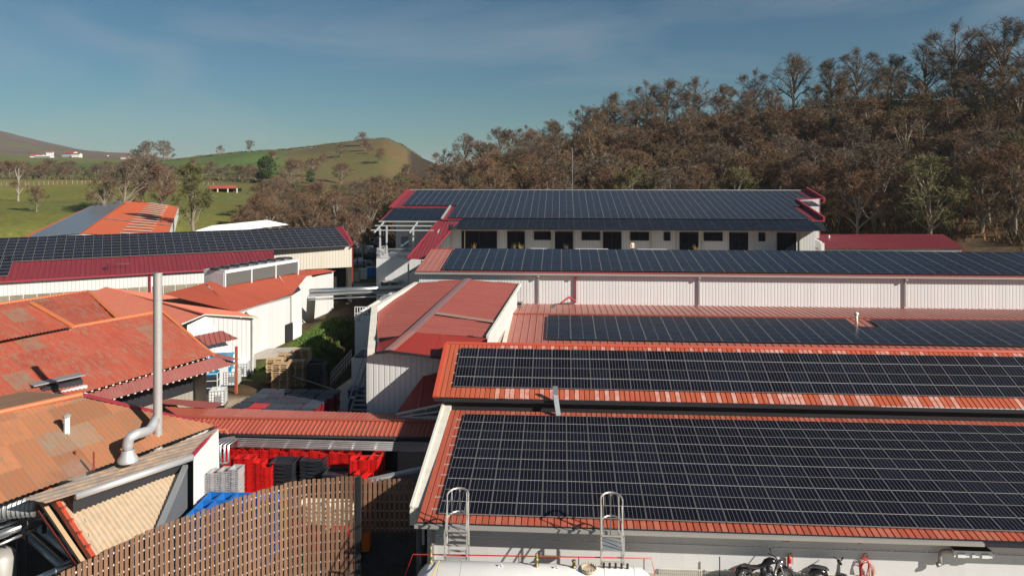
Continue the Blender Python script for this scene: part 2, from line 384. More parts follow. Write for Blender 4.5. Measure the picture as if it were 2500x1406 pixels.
def build_terrain():
    # near sheet, 1 m cells
    X0,X1,Y0,Y1=-95,110,-20,130; mb=MB(); nx,ny=X1-X0+1,Y1-Y0+1
    mb.v=[(X0+i,Y0+j,gz(X0+i,Y0+j)) for j in range(ny) for i in range(nx)]
    mb.f=[(j*nx+i,j*nx+i+1,(j+1)*nx+i+1,(j+1)*nx+i) for j in range(ny-1) for i in range(nx-1)]
    mb.mi=[0]*len(mb.f)
    def nearcol(x,y):
        c=(.33,.30,.25)
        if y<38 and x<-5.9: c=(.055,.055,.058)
        elif y<31: c=(.34,.31,.26)
        px,r=polar(x,y)
        if creek(x,y)>.35: c=(.045,.035,.022)
        elif -25<x<-20.5 and 54<y<76: c=(.075,.12,.022)
        elif -27<x<-12 and 50<y<100: c=(.07,.055,.032)
        elif -40<x<-14 and 100<y<112: c=(.10,.14,.035)
        elif x<-58 or y>118: c=(.11,.145,.035)
        if x>0 and y>86: c=(.10,.075,.045)
        return c
    def farcol(px,r,x,y):
        n=vn(x/40,y/40); g=(.125,.155,.034)
        if px<1000:
            if r<330: c=(.125+.03*n,.158+.01*n,.042)
            elif r<410: c=(.12,.10,.05)
            elif r<700:
                c=(.085,.15,.04)
                if px>650+70*n: c=(.145,.115,.052) if n>.4 else (.12,.12,.048)
                if px>690 and r>575: c=(.13,.14,.045)
            elif r<1000: c=(.13,.15,.05)
            else: c=(.13,.105,.095) if vn(x/160,y/120)>.36 else (.12,.125,.07)
            if 285<r<330 and px<560: c=(.16,.165,.065)
            if px>1000 and r>560: c=(.26,.14,.065)
            if 560<px<800 and 170<r<330 : c=(.15,.155,.045)
            if r<200 and px>590: c=(.10,.09,.04)
        else:
            c=(.05,.038,.024)  # wood floor coloured darker as well, imitating shade under the trees
            if px>1960 and r<165: c=(.26,.12,.045) if n>.45 else (.13,.10,.04)
            if px>2250 and 125<r<185 and vn(x/14,y/14)>.5: c=(.10,.125,.04)
            if r>195 and px>1950: c=(.11,.12,.04)
        return c
    def emit(name,mb,cols):
        me=mb.mesh(name,m_ground); at=me.color_attributes.new('cover','FLOAT_COLOR','POINT')
        at.data.foreach_set('color',[k for c in cols for k in (*c,1)])
        me.polygons.foreach_set('use_smooth',[True]*len(me.polygons))
        o=bpy.data.objects.new(name,me); link(o); o['kind']='structure'; return o
    m,t,b=nt('ground_cover'); va=nd(t,'ShaderNodeVertexColor',layer_name='cover').outputs[0]; co=nd(t,'ShaderNodeTexCoord').outputs['Object']
    n1=noise(t,co,.9,8,.75); n2=noise(t,co,.045,6,.7)
    n3=noise(t,co,.012,8,.75)
    c=mixc(t,ramp(t,n1,.3,.7),mixc(t,1.0,va,(.55,.58,.5),'MULTIPLY'),mixc(t,1.0,va,(1.45,1.4,1.3),'MULTIPLY'))
    c=mixc(t,ramp(t,n2,.35,.7),c,mixc(t,1.0,c,(1.3,.98,.75),'MULTIPLY')); c=mixc(t,ramp(t,n3,.4,.62),c,mixc(t,1.0,c,(.70,.72,.8),'MULTIPLY'))
    t.links.new(c,b.inputs['Base Color']); b.inputs['Roughness'].default_value=.95; b.inputs['Specular IOR Level'].default_value=.2
    bn=nd(t,'ShaderNodeBump'); bn.inputs['Strength'].default_value=.35; bn.inputs['Distance'].default_value=.15; t.links.new(noise(t,co,2.5,6),bn.inputs['Height']); t.links.new(bn.outputs[0],b.inputs['Normal'])
    global m_ground; m_ground=m
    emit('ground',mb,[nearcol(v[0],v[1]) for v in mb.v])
    mb=MB(); na=720; radii=[0]+[90*1.075**k for k in range(62)]; cols=[]
    for r in radii:
        for a in range(na):
            th=2*math.pi*a/na; x,y=r*math.sin(th),r*math.cos(th); z=gz(x,y)
            if X0+3<x<X1-3 and Y0+3<y<Y1-3: z-=4.5
            px,rr=polar(x,y)
            if abs(th if th<math.pi else th-2*math.pi)>1.2: px=0 if th>math.pi else 3000
            mb.v.append((x,y,z)); cols.append(farcol(px,rr,x,y))
    for k in range(len(radii)-1):
        for a in range(na):
            mb.f.append((k*na+a,(k+1)*na+a,(k+1)*na+(a+1)%na,k*na+(a+1)%na)); mb.mi.append(0)
    mb.f=[f[::-1] for f in mb.f]
    emit('terrain',mb,cols)
build_terrain()
def spot(px,r):
    az=math.atan((px-1250)/FPX)-yaw; x,y=r*math.sin(az),r*math.cos(az); return Vector((x,y,gz(x,y)))
# ================================================================ trees
m_bark=mat('grey_bark',(.21,.17,.13),.9,0,.3,3); 
def twigmat(name,col,hv=.5,vv=.38):
    m,t,b=nt(name); oi=nd(t,'ShaderNodeObjectInfo').outputs['Random']; g=nd(t,'ShaderNodeNewGeometry').outputs['Random Per Island']
    h=nd(t,'ShaderNodeHueSaturation'); 
    c=mixc(t,g,mul(col,.84),mul(col,1.16)); t.links.new(c,h.inputs['Color'])
    t.links.new(math_(t,'MULTIPLY_ADD',oi,.025,.4875),h.inputs['Hue']); t.links.new(math_(t,'MULTIPLY_ADD',math_(t,'FRACT',math_(t,'MULTIPLY',oi,7.3)),vv,1-vv/2),h.inputs['Value'])
    t.links.new(h.outputs[0],b.inputs['Base Color']); b.inputs['Roughness'].default_value=.9; b.inputs['Specular IOR Level'].default_value=.15
    return m
m_twig=twigmat('brown_twigs',(.155,.10,.058)); m_twigg=twigmat('grey_twigs',(.145,.107,.075)); m_twigr=twigmat('reddish_twigs',(.175,.102,.058)); m_olive=twigmat('olive_twigs',(.14,.13,.055))
m_leafd=twigmat('dark_leaves',(.035,.06,.018)); m_leafo=twigmat('olive_leaves',(.13,.125,.03)); m_birch=mat('pale_bark',(.28,.245,.20),.8,0,.2,5)
def bare_tree(seed,h,rx=.40,nt_=8,tw=.045,lean=0,low=.22,lim=11,ry=.42,n2=7,n3=5):
    "trunk, limbs ending on a domed crown, branches and fine twigs"
    rn=random.Random(seed); T=MB(); K=MB(); c=Vector((lean*h*.6,0,h*(1-ry))); RX=rx*h; RZ=ry*h
    lobes=[rn.uniform(.78,1.1) for _ in range(8)]
    def inside(p,k=1.0):
        d=p-c; a=math.atan2(d.y,d.x); f=lobes[int((a/6.2832%1)*8)%8]; q=math.sqrt((d.x/RX)**2+(d.y/RX)**2+(d.z/RZ)**2)/f
        return p if q<=k else c+d*(k/q)
    def curve(a,b,bow,n,wob):
        m=a.lerp(b,.5)+bow; out=[]
        for i in range(n+1):
            t=i/n; q=a*(1-t)**2+m*2*t*(1-t)+b*t*t
            if 0<i<n: q=q+Vector((rn.uniform(-wob,wob),rn.uniform(-wob,wob),rn.uniform(-wob,wob)))
            out.append(q)
        return out
    def pick(P):
        t=rn.random(); x=t*(len(P)-1); i=min(int(x),len(P)-2); return P[i].lerp(P[i+1],x-i)
    top=Vector((lean*h*.5,0,h*.62)); tr=curve(Vector((0,0,-.4)),top,Vector((rn.uniform(-.3,.3),rn.uniform(-.3,.3),0)),5,h*.008)
    T.tube(tr,h*.026,7,cap=False,r1=h*.010)
    limbs=[]
    for k in range(lim):
        a=6.283*k/lim*1.618*2+rn.uniform(-.3,.3); ph=rn.uniform(-.45,1.3) if k else 1.5
        e=c+Vector((RX*math.cos(ph)*math.cos(a),RX*math.cos(ph)*math.sin(a),RZ*math.sin(ph)))*rn.uniform(.78,.95)
        e=inside(e,.95); t=low+(.58-low)*max(0,min(1,(ph+.3)/1.7))*rn.uniform(.6,1.1); st=top.lerp(Vector((0,0,0)),1-min(1,t/.62))
        P=curve(st,e,Vector((0,0,(e-st).length*rn.uniform(.02,.22))),5,h*.014); r0=h*rn.uniform(.009,.015); T.tube(P,r0,5,cap=False,r1=r0*.3); limbs.append((P,r0))
    for P,r0 in limbs:
        for j in range(n2):
            t=rn.uniform(.28,1)**.8; x=t*(len(P)-1); i=min(int(x),len(P)-2); s0=P[i].lerp(P[i+1],x-i)
            d=((s0-c).normalized()*rn.uniform(.2,1)+Vector((rn.uniform(-1,1),rn.uniform(-1,1),rn.uniform(-.35,1)))).normalized(); L=h*rn.uniform(.12,.22)
            Q=curve(s0,inside(s0+d*L),Vector((0,0,L*.12)),3,h*.01); r1=r0*(1-.6*t)*.55; T.tube(Q,r1,4,cap=False,r1=r1*.35)
            for m in range(n3):
                s1=pick(Q); d2=(d*.6+Vector((rn.uniform(-1,1),rn.uniform(-1,1),rn.uniform(-.6,1)))).normalized(); L2=h*rn.uniform(.05,.10)
                e2=inside(s1+d2*L2,1.04); W=[s1,s1.lerp(e2,.5)+Vector((rn.uniform(-.1,.1),rn.uniform(-.1,.1),rn.uniform(0,.12))),e2]; K.tube(W,h*.0016,3,cap=False,r1=h*.0008)
                for q in range(nt_):
                    p=pick(W); d3=(d2*.6+Vector((rn.uniform(-1,1),rn.uniform(-1,1),rn.uniform(-.7,1)))).normalized(); L3=h*rn.uniform(.03,.085)
                    sd=d3.cross(Vector((rn.uniform(-1,1),rn.uniform(-1,1),rn.uniform(-1,1)))).normalized()*tw/2
                    m_=p+d3*L3*.5+Vector((rn.uniform(-.06,.06),rn.uniform(-.06,.06),rn.uniform(-.04,.04)))
                    K.face([p-sd,p+sd,m_+sd*.7,m_-sd*.7]); K.face([m_-sd*.7,m_+sd*.7,p+d3*L3])
    return T,K
def leaf_tree(seed,h,w,leaf=.35,n=2600,trunk=.25,shape=1.0,lobes=14):
    rn=random.Random(seed); T=MB(); K=MB()
    T.tube([(0,0,-.4),(.1,0,h*.3),(0,.1,h*.6),(.1,.1,h*.9)],h*.03,7,r1=h*.006)
    L=[]
    for k in range(lobes):
        z=h*(trunk+(1-trunk)*rn.uniform(.12,.93)); f=(z/h-trunk)/(1-trunk); R_=w/2*math.sin(math.pi*min(1,max(.12,f**shape)))**.6
        a=rn.uniform(0,6.28); q=rn.uniform(.2,.72)*R_; c=Vector((q*math.cos(a),q*math.sin(a),z)); L.append((c,R_*rn.uniform(.35,.55)))
        T.tube([(0,0,z*.6),c*.6+Vector((0,0,z*.35)),c],h*.008,4,cap=False,r1=h*.003)
    for k in range(n):
        c,R_=rn.choice(L); d=Vector((rn.gauss(0,1),rn.gauss(0,1),rn.gauss(0,1))).normalized()*R_*rn.uniform(.5,1.08)
        p=c+Vector((d.x,d.y,d.z*.8)); nrm=(d.normalized()+Vector((rn.uniform(-1,1),rn.uniform(-1,1),rn.uniform(-1,1)))*.9).normalized()
        a=nrm.cross(Vector((rn.uniform(-1,1),rn.uniform(-1,1),.3))).normalized()*leaf*rn.uniform(.5,1); b=nrm.cross(a).normalized()*leaf*rn.uniform(.3,.7)
        K.face([p-a-b*.3,p-b,p+a,p+b])
    return T,K
def tree_proto(name,T,K,tm,km):
    return (name,T.mesh('trunk',tm),K.mesh('crown',km))
BT=[]
for i,(sd,sp,tm,km,ln,lim) in enumerate([(1,.46,m_bark,m_twig,0,14),(2,.54,m_bark,m_twigg,.1,15),(3,.40,m_bark,m_twigr,0,13),(4,.50,m_bark,m_twigg,-.12,15),(5,.44,m_bark,m_twig,.05,14),(6,.52,m_bark,m_twigr,0,15),(7,.46,m_bark,m_olive,0,14)]):
    T,K=bare_tree(sd,13,sp,9,.06,ln,.12,lim,.45,8,5); BT.append(tree_proto('bare_tree',T,K,tm,km))
T,K=bare_tree(21,15,.44,10,.04,0,.12,16,.45,9); BIG1=tree_proto('bare_tree',T,K,m_bark,m_twigg)
T,K=bare_tree(22,15,.58,10,.04,.06,.10,18,.43,9); BIG2=tree_proto('bare_tree',T,K,m_bark,m_twigg)
T,K=bare_tree(23,11,.26,6,.04,0,.15,9,.44); PALE=tree_proto('pale_birch_tree',T,K,m_birch,m_twigr)
T,K=leaf_tree(31,11,11,.42,3800,.12); EVG=tree_proto('evergreen_tree',T,K,m_bark,m_leafd)
T,K=bare_tree(32,13,.22,14,.06,0,.15,13,.46); OLV=tree_proto('poplar_tree',T,K,m_bark,m_olive)
T,K=leaf_tree(33,9,8,.3,2200,.1); OLB=tree_proto('olive_green_tree',T,K,m_bark,m_leafo)
T,K=bare_tree(41,5,.5,6,.05,0,.02,7); BUSH=tree_proto('bare_shrub',T,K,m_bark,m_twigr)
def plant(proto,p,h,h0,label,group=None,cat='tree',rz=None,w=1.0,name=None):
    t=thing(name or proto[0],label,cat,p,random.uniform(0,6.28) if rz is None else rz,group)
    s=h/h0; t.scale=(s*w,s*w,s)
    for nm,me in (('trunk',proto[1]),('crown',proto[2])):
        o=bpy.data.objects.new(nm,me); link(o,t)
    return t
random.seed(77)
G1='bare trees of the wood on the slope behind the offices with the solar roof'
L1='bare brown tree standing in the thick of the wooded slope behind the white offices'
cnt=0
def clear(x,y):
    if -26<x<40 and y<128: return False
    if 28<x<62 and y<112: return False
    return True
r=128.0
while r<203 and cnt<285:
    px=985 if r>150 else 1000
    while px<2720:
        p=spot(px+random.uniform(-20,20),r+random.uniform(-3,3)); k=random.random()
        step=(6.0+random.random()*2.6)*FPX/r
        if clear(p.x,p.y) and not (px>2080 and r<142 and k<.75) and not(px>2230 and r<176 and k<.45) and not(px>1950 and k<.18):
            pr=BT[[0,1,2,3,4,5,0,2,1,5,6][int(random.random()*11)]]
            hh=(random.uniform(10.5,14) if r<150 else random.uniform(10,13) if r<178 else random.uniform(7,9.5))*(1 if px>1180 else .85)
            lk={0:'brown',1:'grey brown',2:'reddish brown',3:'grey limbed',4:'brown',5:'reddish',6:'olive tinged'}[BT.index(pr)]; zn='foot' if r<146 else 'lower part' if r<165 else 'middle' if r<184 else 'upper part'; sd_='left' if px<1500 else 'central' if px<1950 else 'right'
            plant(pr,p,hh,13,f'{lk} bare tree in the wood, {zn} of the slope, {sd_} stretch',f'{lk} bare trees at the {zn} of the {sd_} stretch of the wood',w=random.uniform(.9,1.2)); cnt+=1
        px+=step
    r+=5.6+r*.008
# skyline and other trees that stand out: direction, distance, height, kind, label
SK=[(1084,205,7.5,BIG2,'low bare tree on the skyline, first one right of the gap beside the green hill'),
(1136,205,9,BIG1,'rounded bare tree on the skyline, second one right of the gap beside the green hill'),
(1221,208,7.5,BIG1,'small dark bare tree on the skyline between the gap and the rising wood'),
(1285,208,6.5,BIG2,'low bare tree on the skyline just right of the small dark one'),
(1350,210,7,BIG1,'bare tree on the skyline where the wood starts to rise steeply'),
(1425,208,8,BIG2,'bare tree on the skyline on the left shoulder of the wood'),
(1500,206,9,BIG1,'grey bare tree on the skyline with bare pale limbs, left shoulder of the wood'),
(1580,208,10,BIG2,'bare brown tree on the middle skyline of the wood'),
(1630,206,10,BIG1,'rounded bare tree on the middle skyline of the wood'),
(1692,206,9.5,BIG2,'bare tree left of the notch in the skyline of the wood'),
(1843,206,11.5,BIG2,'wide bare tree just right of the notch in the skyline'),
(1938,206,15,BIG1,'tall narrow bare tree right of the notch in the skyline'),
(2028,206,12,BIG1,'rounded bare tree in the middle of the ridge line'),
(2092,204,14,BIG2,'leaning bare tree in the middle of the ridge line'),
(2174,207,11.5,BIG1,'bare tree with sky showing under it, left of the great ridge tree'),
(2262,208,13.5,BIG2,'bare tree touching the left side of the great ridge tree'),
(2330,208,18,BIG2,'great spreading bare tree, largest on the ridge'),
(2395,210,14,BIG1,'bare tree between the great ridge tree and the one at the edge'),
(2452,200,17.5,BIG1,'tall bare tree on the ridge near the right edge'),
(2510,206,14,BIG2,'bare tree cut by the right edge on the ridge'),
(2410,140,12.5,BIG2,'large bare oak standing alone on the bracken slope at right'),
(2265,138,11,BIG1,'slender bare tree at the foot of the wood above the small burgundy roof'),
(1480,160,8.5,OLB,'olive green leafy tree in the wood above the solar roof'),
(1235,165,8.5,OLB,'olive green leafy tree at the left end of the wood'),
(895,150,8,OLB,'olive green tree among bare trees left of the offices'),
(650,335,12,EVG,'dark evergreen tree alone at the edge of the green field'),
(757,350,6,EVG,'small dark evergreen on the brown hill foot right of the larger one'),
(470,145,14.5,OLV,'tall narrow olive brown tree beside the barn with red and grey roof'),
(300,186,12.5,BT[1],'bare tree behind the ridge of the barn with the grey panels, left of two'),
(345,192,13.5,BT[3],'taller bare tree behind the barn with the grey panels'),
(395,188,11,BT[2],'reddish bare tree right behind the barn with the grey panels'),
(255,184,9,BT[0],'small bare tree left of the barn ridge in the green field'),
(885,122,8,PALE,'pale trunked birch right of the burgundy roof end'),
(820,135,11,PALE,'tall pale birch among the bare trees left of the offices'),
(935,150,12,PALE,'pale birch behind the small olive tree'),
(45,235,11,PALE,'pale bare tree in the green field at the left edge'),
(90,190,5.5,BT[4],'small bare tree in the green field near the left edge')]
for px,r,h,pr,lab in SK:
    h0={id(BIG1):15,id(BIG2):15,id(PALE):11,id(EVG):11,id(OLV):13,id(OLB):9}.get(id(pr),13)
    plant(pr,spot(px,r),h*((1.12 if px<1800 else .95) if r>200 and px>1050 else 1),h0,lab)
G2='bare trees of the copse left of the offices'
for i in range(62):
    px=random.uniform(600,1010); r=random.uniform(128,205)
    if px<640 and r>165: r=150
    p=spot(px,r); plant(BT[random.choice([0,1,2,4,5,5,6])],p,random.uniform(6,9.5) if px<900 else random.uniform(8,12),13,'bare brown tree in the copse between the grass field and the offices',G2,w=random.uniform(.9,1.2))
G3='bare trees of the hedgerows across the green fields'
for i in range(60):
    px=-30+i*11.5+random.uniform(-8,8); r=random.uniform(345,400) if px<430 or px>560 else random.uniform(370,420)
    plant(BT[i%7],spot(px,r),random.uniform(3.5,8),13,'bare tree in the hedgerow across the green fields',G3,w=1.5)
for i in range(14):
    px=random.uniform(640,1000); plant(BT[random.choice([0,2,5])],spot(px,random.uniform(300,520)),random.uniform(6,11),13,'bare tree at the foot of the brown hill',"bare trees at the foot of the brown hill",w=1.2)
for px,r,h in ((400,700,17),(412,720,14),(350,640,14),(365,650,17),(330,660,12),(536,585,7),(609,592,9)):
    plant(BT[1],spot(px,r),h,13,{400:'dark bare tree beside the white house on the field crest',412:'second dark bare tree beside the white house on the field crest',350:'large bare tree in front of the white house on the crest',365:'large bare tree right in front of the white house on the crest',330:'bare tree left of the white house on the crest',536:'tiny round tree alone on the hill skyline',609:'tiny tree on the highest part of the hill hedge line'}[px])
# brambles, saplings and bracken under the trees: nobody could count these
def scrub(name,places,mats,label,tw=.06,n=26,hh=(.6,2.4),wd=1.5):
    rn=random.Random(len(places)); K=MB()
    for p in places:
        H=rn.uniform(*hh)
        for k in range(n):
            a=rn.uniform(0,6.28); q=rn.uniform(0,wd); b=p+Vector((math.cos(a)*q,math.sin(a)*q,-.1)); d=Vector((rn.uniform(-.7,.7),rn.uniform(-.7,.7),rn.uniform(.5,1.2))).normalized()*H*rn.uniform(.5,1.1)
            s=Vector((rn.uniform(-1,1),rn.uniform(-1,1),.2)).normalized()*tw
            mi=rn.randrange(len(mats)); m_=b+d*.5+s*rn.uniform(-2,2); K.face([b-s,b+s,m_+s,m_-s],None,mi); K.face([m_-s,m_+s,b+d],None,mi)
    o=K.build(name,mats); tag(o,label,'undergrowth',kind='stuff'); return o
pl=[]
for i in range(1500):
    px=random.uniform(985,2900); r=random.uniform(124,212); p=spot(px,r)
    if clear(p.x,p.y): pl.append(p)
m_brm=twigmat('dark_brambles',(.07,.052,.035)); m_bro=twigmat('dark_olive_brambles',(.06,.06,.03))  # brambles coloured darker to imitate the shaded depth between the trees
scrub('undergrowth',pl,[m_brm,m_brm,m_bro,m_twig],'brown brambles and saplings under the trees of the wooded slope',.05,24,(1,4),2.2)
pl=[]
for i in range(900):
    px=random.uniform(2000,2900); r=random.uniform(118,165); p=spot(px,r)
    if clear(p.x,p.y): pl.append(p)
m_brk=twigmat('bracken_fronds',(.36,.15,.05))
scrub('bracken',pl,[m_brk,m_twigr,m_olive],'rust brown bracken on the open slope at right',.07,20,(.4,1.1),1.6)
pl=[]
for i in range(420):
    px=random.uniform(590,1010); r=random.uniform(124,200); pl.append(spot(px,r))
scrub('undergrowth',pl,[m_brm,m_bro,m_twigr],'brambles and saplings under the copse left of the offices',.05,24,(.8,3),2)
pl=[spot(random.uniform(-60,650),random.choice([340,352,360])+random.uniform(-4,4)) for i in range(420)]
scrub('hedge',pl,[m_twig,m_olive,m_leafd],'low hedge line across the green fields',.14,16,(1,2.6),2.5)
pl=[spot(380+i*1.35+random.uniform(-.6,.6),600+random.uniform(-6,4)) for i in range(480)]
scrub('hedge',pl,[m_twig,m_leafd,m_olive],'dark hedge along the skyline of the hill',.2,10,(1,2.2),2)
pl=[]
for i in range(240):
    y=random.uniform(54,100); x=-18.2-.02*(y-60)+random.choice([-1,1,-1])*random.uniform(1.5,3.6); pl.append(Vector((x,y,gz(x,y))))
m_grassb=twigmat('bank_grass',(.08,.13,.03)); 
scrub('undergrowth',pl,[m_brm,m_bro,m_twig],'dry brambles along the stream bank',.03,26,(.4,1.3),.9)
pl=[]
for i in range(420):
    y=random.uniform(57,76); x=random.uniform(-23.8,-20.6); pl.append(Vector((x,y,gz(x,y))))
scrub('grass',pl,[m_grassb],'bright green grass on the stream bank beside the white barn',.05,22,(.15,.45),.6)
# the roofs on the right were surveyed with a first, tilted camera fit; WY/WZ turn those survey figures into the final ones
_old=(ray,); _pt=math.atan(278/1850)
_ft=Vector((-math.sin(yaw)*math.cos(_pt),math.cos(yaw)*math.cos(_pt),-math.sin(_pt))); _ut=_r.cross(_ft)
def ray(x,y): return _ft+_r*((x-1250)/1850)-_ut*((y-703)/1850)
ZR=[(20,1.5),(28.0,2.5),(28.66,2.62),(38.5,4.18),(38.7,4.82),(43.2,6.71),(46.2,5.6),(49.5,4.5),(60.2,5.43),(65.9,5.3),(66.2,7.4),(75.3,9.15),(84,8.2),(86.4,10.3),(90.8,11.2),(109.3,14.25),(130,12)]
def WY(y):
    for (a,za),(b,zb) in zip(ZR[:-1],ZR[1:]):
        if y<=b: z=za+(zb-za)*(y-a)/(b-a); break
    else: z=12
    return .962*y+.1446*(CAMH-z)
def WZ(z): return CAMH-1.011*(CAMH-z)
_before=set(bpy.data.objects)
# ================================================================ right hand roofs (their grid is the world grid)
THIN=[(0,0),(.86,0),(.89,1),(.96,1),(.99,0),(1,0)]
def V(*a): return Vector(a)
def plane_roof(root,x0,x1,y0,z0,s,y1,m,pitch,depth,prof,name='roof'):
    mb=MB(); f=lambda x,y:V(x,y,z0+s*(y-y0))
    c,U,Vv,n=sheet(mb,[f(x0,y0),f(x1,y0),f(x1,y1),f(x0,y1)],(0,0,0),(1,0,0),pitch,depth,prof)
    return mb.build(name,m,root),f
def slopeframe(s): 
    Vv=V(0,1,s).normalized(); U=V(1,0,0); return U,Vv,U.cross(Vv)
# ---- A : low front warehouse
A=wroot('warehouse','low white warehouse in front with the largest solar array on a terracotta roof','warehouse',(10,34,0))
sA=.159; xA0,xA1=-5.85,27
rA,fA=plane_roof(A,xA0,xA1,28.66,2.62,sA,38.5,m_terrA,.265,.045,PAN)
U_,V_,N_=slopeframe(sA)
array(rA,V(-5.02,29.15,2.80),U_,V_,N_,30,5,pm_port,1.04,1.755,.02)
for k in range(10):
    mb=MB(); o=V(-5.02,29.15,2.74)+V_*(.42+.887*k); mb.beam(o+U_*-.38,o+U_*.05,.05,.05); mb.build('mounting_rail',m_alu,rA)
mb=MB(); mb.walls([(-5.55,38.5,4.0),(-5.55,29.5,2.60),(26.5,29.5,2.60),(26.5,38.5,4.0)],-2); mb.build('wall',m_plain,A)
mb=MB(); mb.beam((-5.55,29.46,1.72),(26.5,29.46,1.72),.04,.04); mb.build('conduit',m_white,A)  # thin white bar for the pale line along the wall
mb=MB(); mb.box((-5.3,29.42,1.2),(.10,.10,2.8)); mb.box((-5.62,28.9,2.1),(.09,.09,.9)); mb.beam((-5.9,28.52,2.55),(16.2,28.52,2.55),.16,.13); mb.build('gutter',m_gutter,A)
mb=MB(); mb.beam((16.2,28.52,2.55),(27,28.52,2.55),.16,.14); mb.beam((-5.9,28.66,2.60),(27,28.66,2.60),.03,.07); mb.build('fascia',m_dark,A)
mb=MB()
a,b=V(-6.1,29.9,2.62),V(-6.1,40.0,4.45)
mb.beam(a,b,.50,.22); mb.beam(a+V(-.2,-.05,.14),b+V(-.2,0,.14),.12,.10); mb.beam((-6.1,29.8,2.3),(-6.1,30.0,2.3),.5,.6)
mb.build('parapet',m_trim,A)
mb=MB(); mb.walls([(-6.1,40,4.3),(-6.1,30,2.6)],-2); mb.build('wall',m_plain,A)
# ---- B : raised monitor roof
B=wroot('warehouse','middle warehouse whose raised terracotta roof carries two rows of solar panels under its ridge','warehouse',(10,41,0))
sB=.42
rB,fB=plane_roof(B,-6.72,27.5,38.70,4.82,sB,43.2,m_terr,.265,.045,PAN)
mb=MB(); sheet(mb,[(-6.72,43.2,6.71),(27.5,43.2,6.71),(27.5,46.2,5.6),(-6.72,46.2,5.6)],(0,0,0),(1,0,0),.265,.045,PAN); mb.build('roof',m_terr,B)
U2,V2,N2=slopeframe(sB)
array(rB,V(-5.8,39.42,5.23),U2,V2,N2,32,2,pm_port,1.04,1.755,.02)
for k in range(4):
    mb=MB(); o=V(-5.8,39.42,5.18)+V2*(.42+.887*k); mb.beam(o+U2*-.22,o+U2*.05,.05,.05); mb.build('mounting_rail',m_alu,rB)
mb=MB(); mb.tube([(-6.75,43.2,6.76),(27.5,43.2,6.76)],.11,8); mb.beam((-6.72,38.7,4.86),(-6.72,43.2,6.75),.22,.12); mb.build('ridge_cap',m_redtrim,B)
mb=MB(); mb.beam((-6.75,38.62,4.74),(27.5,38.62,4.74),.12,.16); mb.build('gutter',m_dark,B)
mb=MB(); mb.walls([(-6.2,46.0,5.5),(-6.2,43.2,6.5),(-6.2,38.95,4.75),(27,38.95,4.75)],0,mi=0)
mb.build('wall',mat('eave_shade_wall',(.018,.014,.014),.8),B)  # wall coloured near black to imitate the deep shade under the eave
mb=MB(); p=Y(1355,948,38.5); mb.beam(p+V(0,-.05,.08),p+V(.0,-.1,-.35),.26,.1); mb.beam(p+V(0,-.1,-.35),V(p.x+.16,38.0,4.2),.26,.1); mb.build('drain_chute',mat('zinc_chute',(.17,.20,.21),.6),B)
# ---- C : flat roof behind
Cb=wroot('warehouse','flat pale red roofed warehouse with solar panels, below the long white wall','warehouse',(15,58,0))
sC=.085; fC0=lambda y:4.78+sC*(y-52.58)
rC,_=plane_roof(Cb,-3.9,42,49.5,fC0(49.5),sC,60.2,m_pink,.52,.04,THIN)
plane_roof(Cb,-3.9,42,60.2,fC0(60.2),(5.2-fC0(60.2))/6.5,66.7,m_pink,.52,.04,THIN)
mb=MB(); mb.beam((-3.9,60.2,fC0(60.2)+.04),(42,60.2,fC0(60.2)+.04),.3,.03); mb.build('ridge_cap',m_rust,Cb)
U3,V3,N3=slopeframe(sC)
array(rC,V(-1.05,53.05,fC0(53.05)+.12),U3,V3,N3,23,6,pm_land,1.755,1.04,.02,skip=[(c,r) for c in (13,) for r in (4,5)]+[])
mb=MB(); mb.walls([(-3.7,65.4,5.1),(-3.7,60,5.3),(-3.7,49.6,4.4),(41.5,49.6,4.4),(41.5,65.4,5.1)],0.5); mb.build('wall',m_plain,Cb)
mb=MB(); mb.beam((-4.0,49.5,4.6),(-4.0,60.2,5.5),.28,.12); mb.beam((-4.0,60.2,5.5),(-4.0,66.5,5.3),.28,.12); mb.build('verge',m_trim,Cb)
mb=MB(); sheet(mb,[(-5.6,46.2,5.2),(-4.15,46.2,5.2),(-4.15,65.4,5.2),(-5.2,65.4,5.2)],(0,0,0),(1,0,0),2,.01,THIN); mb.build('flat_gutter',mat('beige_roof_membrane',(.47,.36,.27),.8,0,.15,.8,(.3,.24,.18),.6),Cb)
mb=MB(); p=V(22.4,58.2,fC0(58.2)); mb.tube([p,p+V(0,0,.75)],.11,10); mb.lathe([(.17,0),(.17,.12),(.0,.2)],p+V(0,0,.8),10); mb.tube([p+V(0,0,.7),p+V(0,0,.85)],.05,6); mb.build('vent_pipe',m_trim,Cb,True)
mb=MB(); p=V(-3.3,64.6,5.25); mb.box(p+V(-.5,0,.25),(1.0,.5,.35)); mb.box(p+V(-.5,-.27,.28),(.8,.04,.2),mi=1); mb.build('roof_unit',[m_gutter,m_dark],Cb)
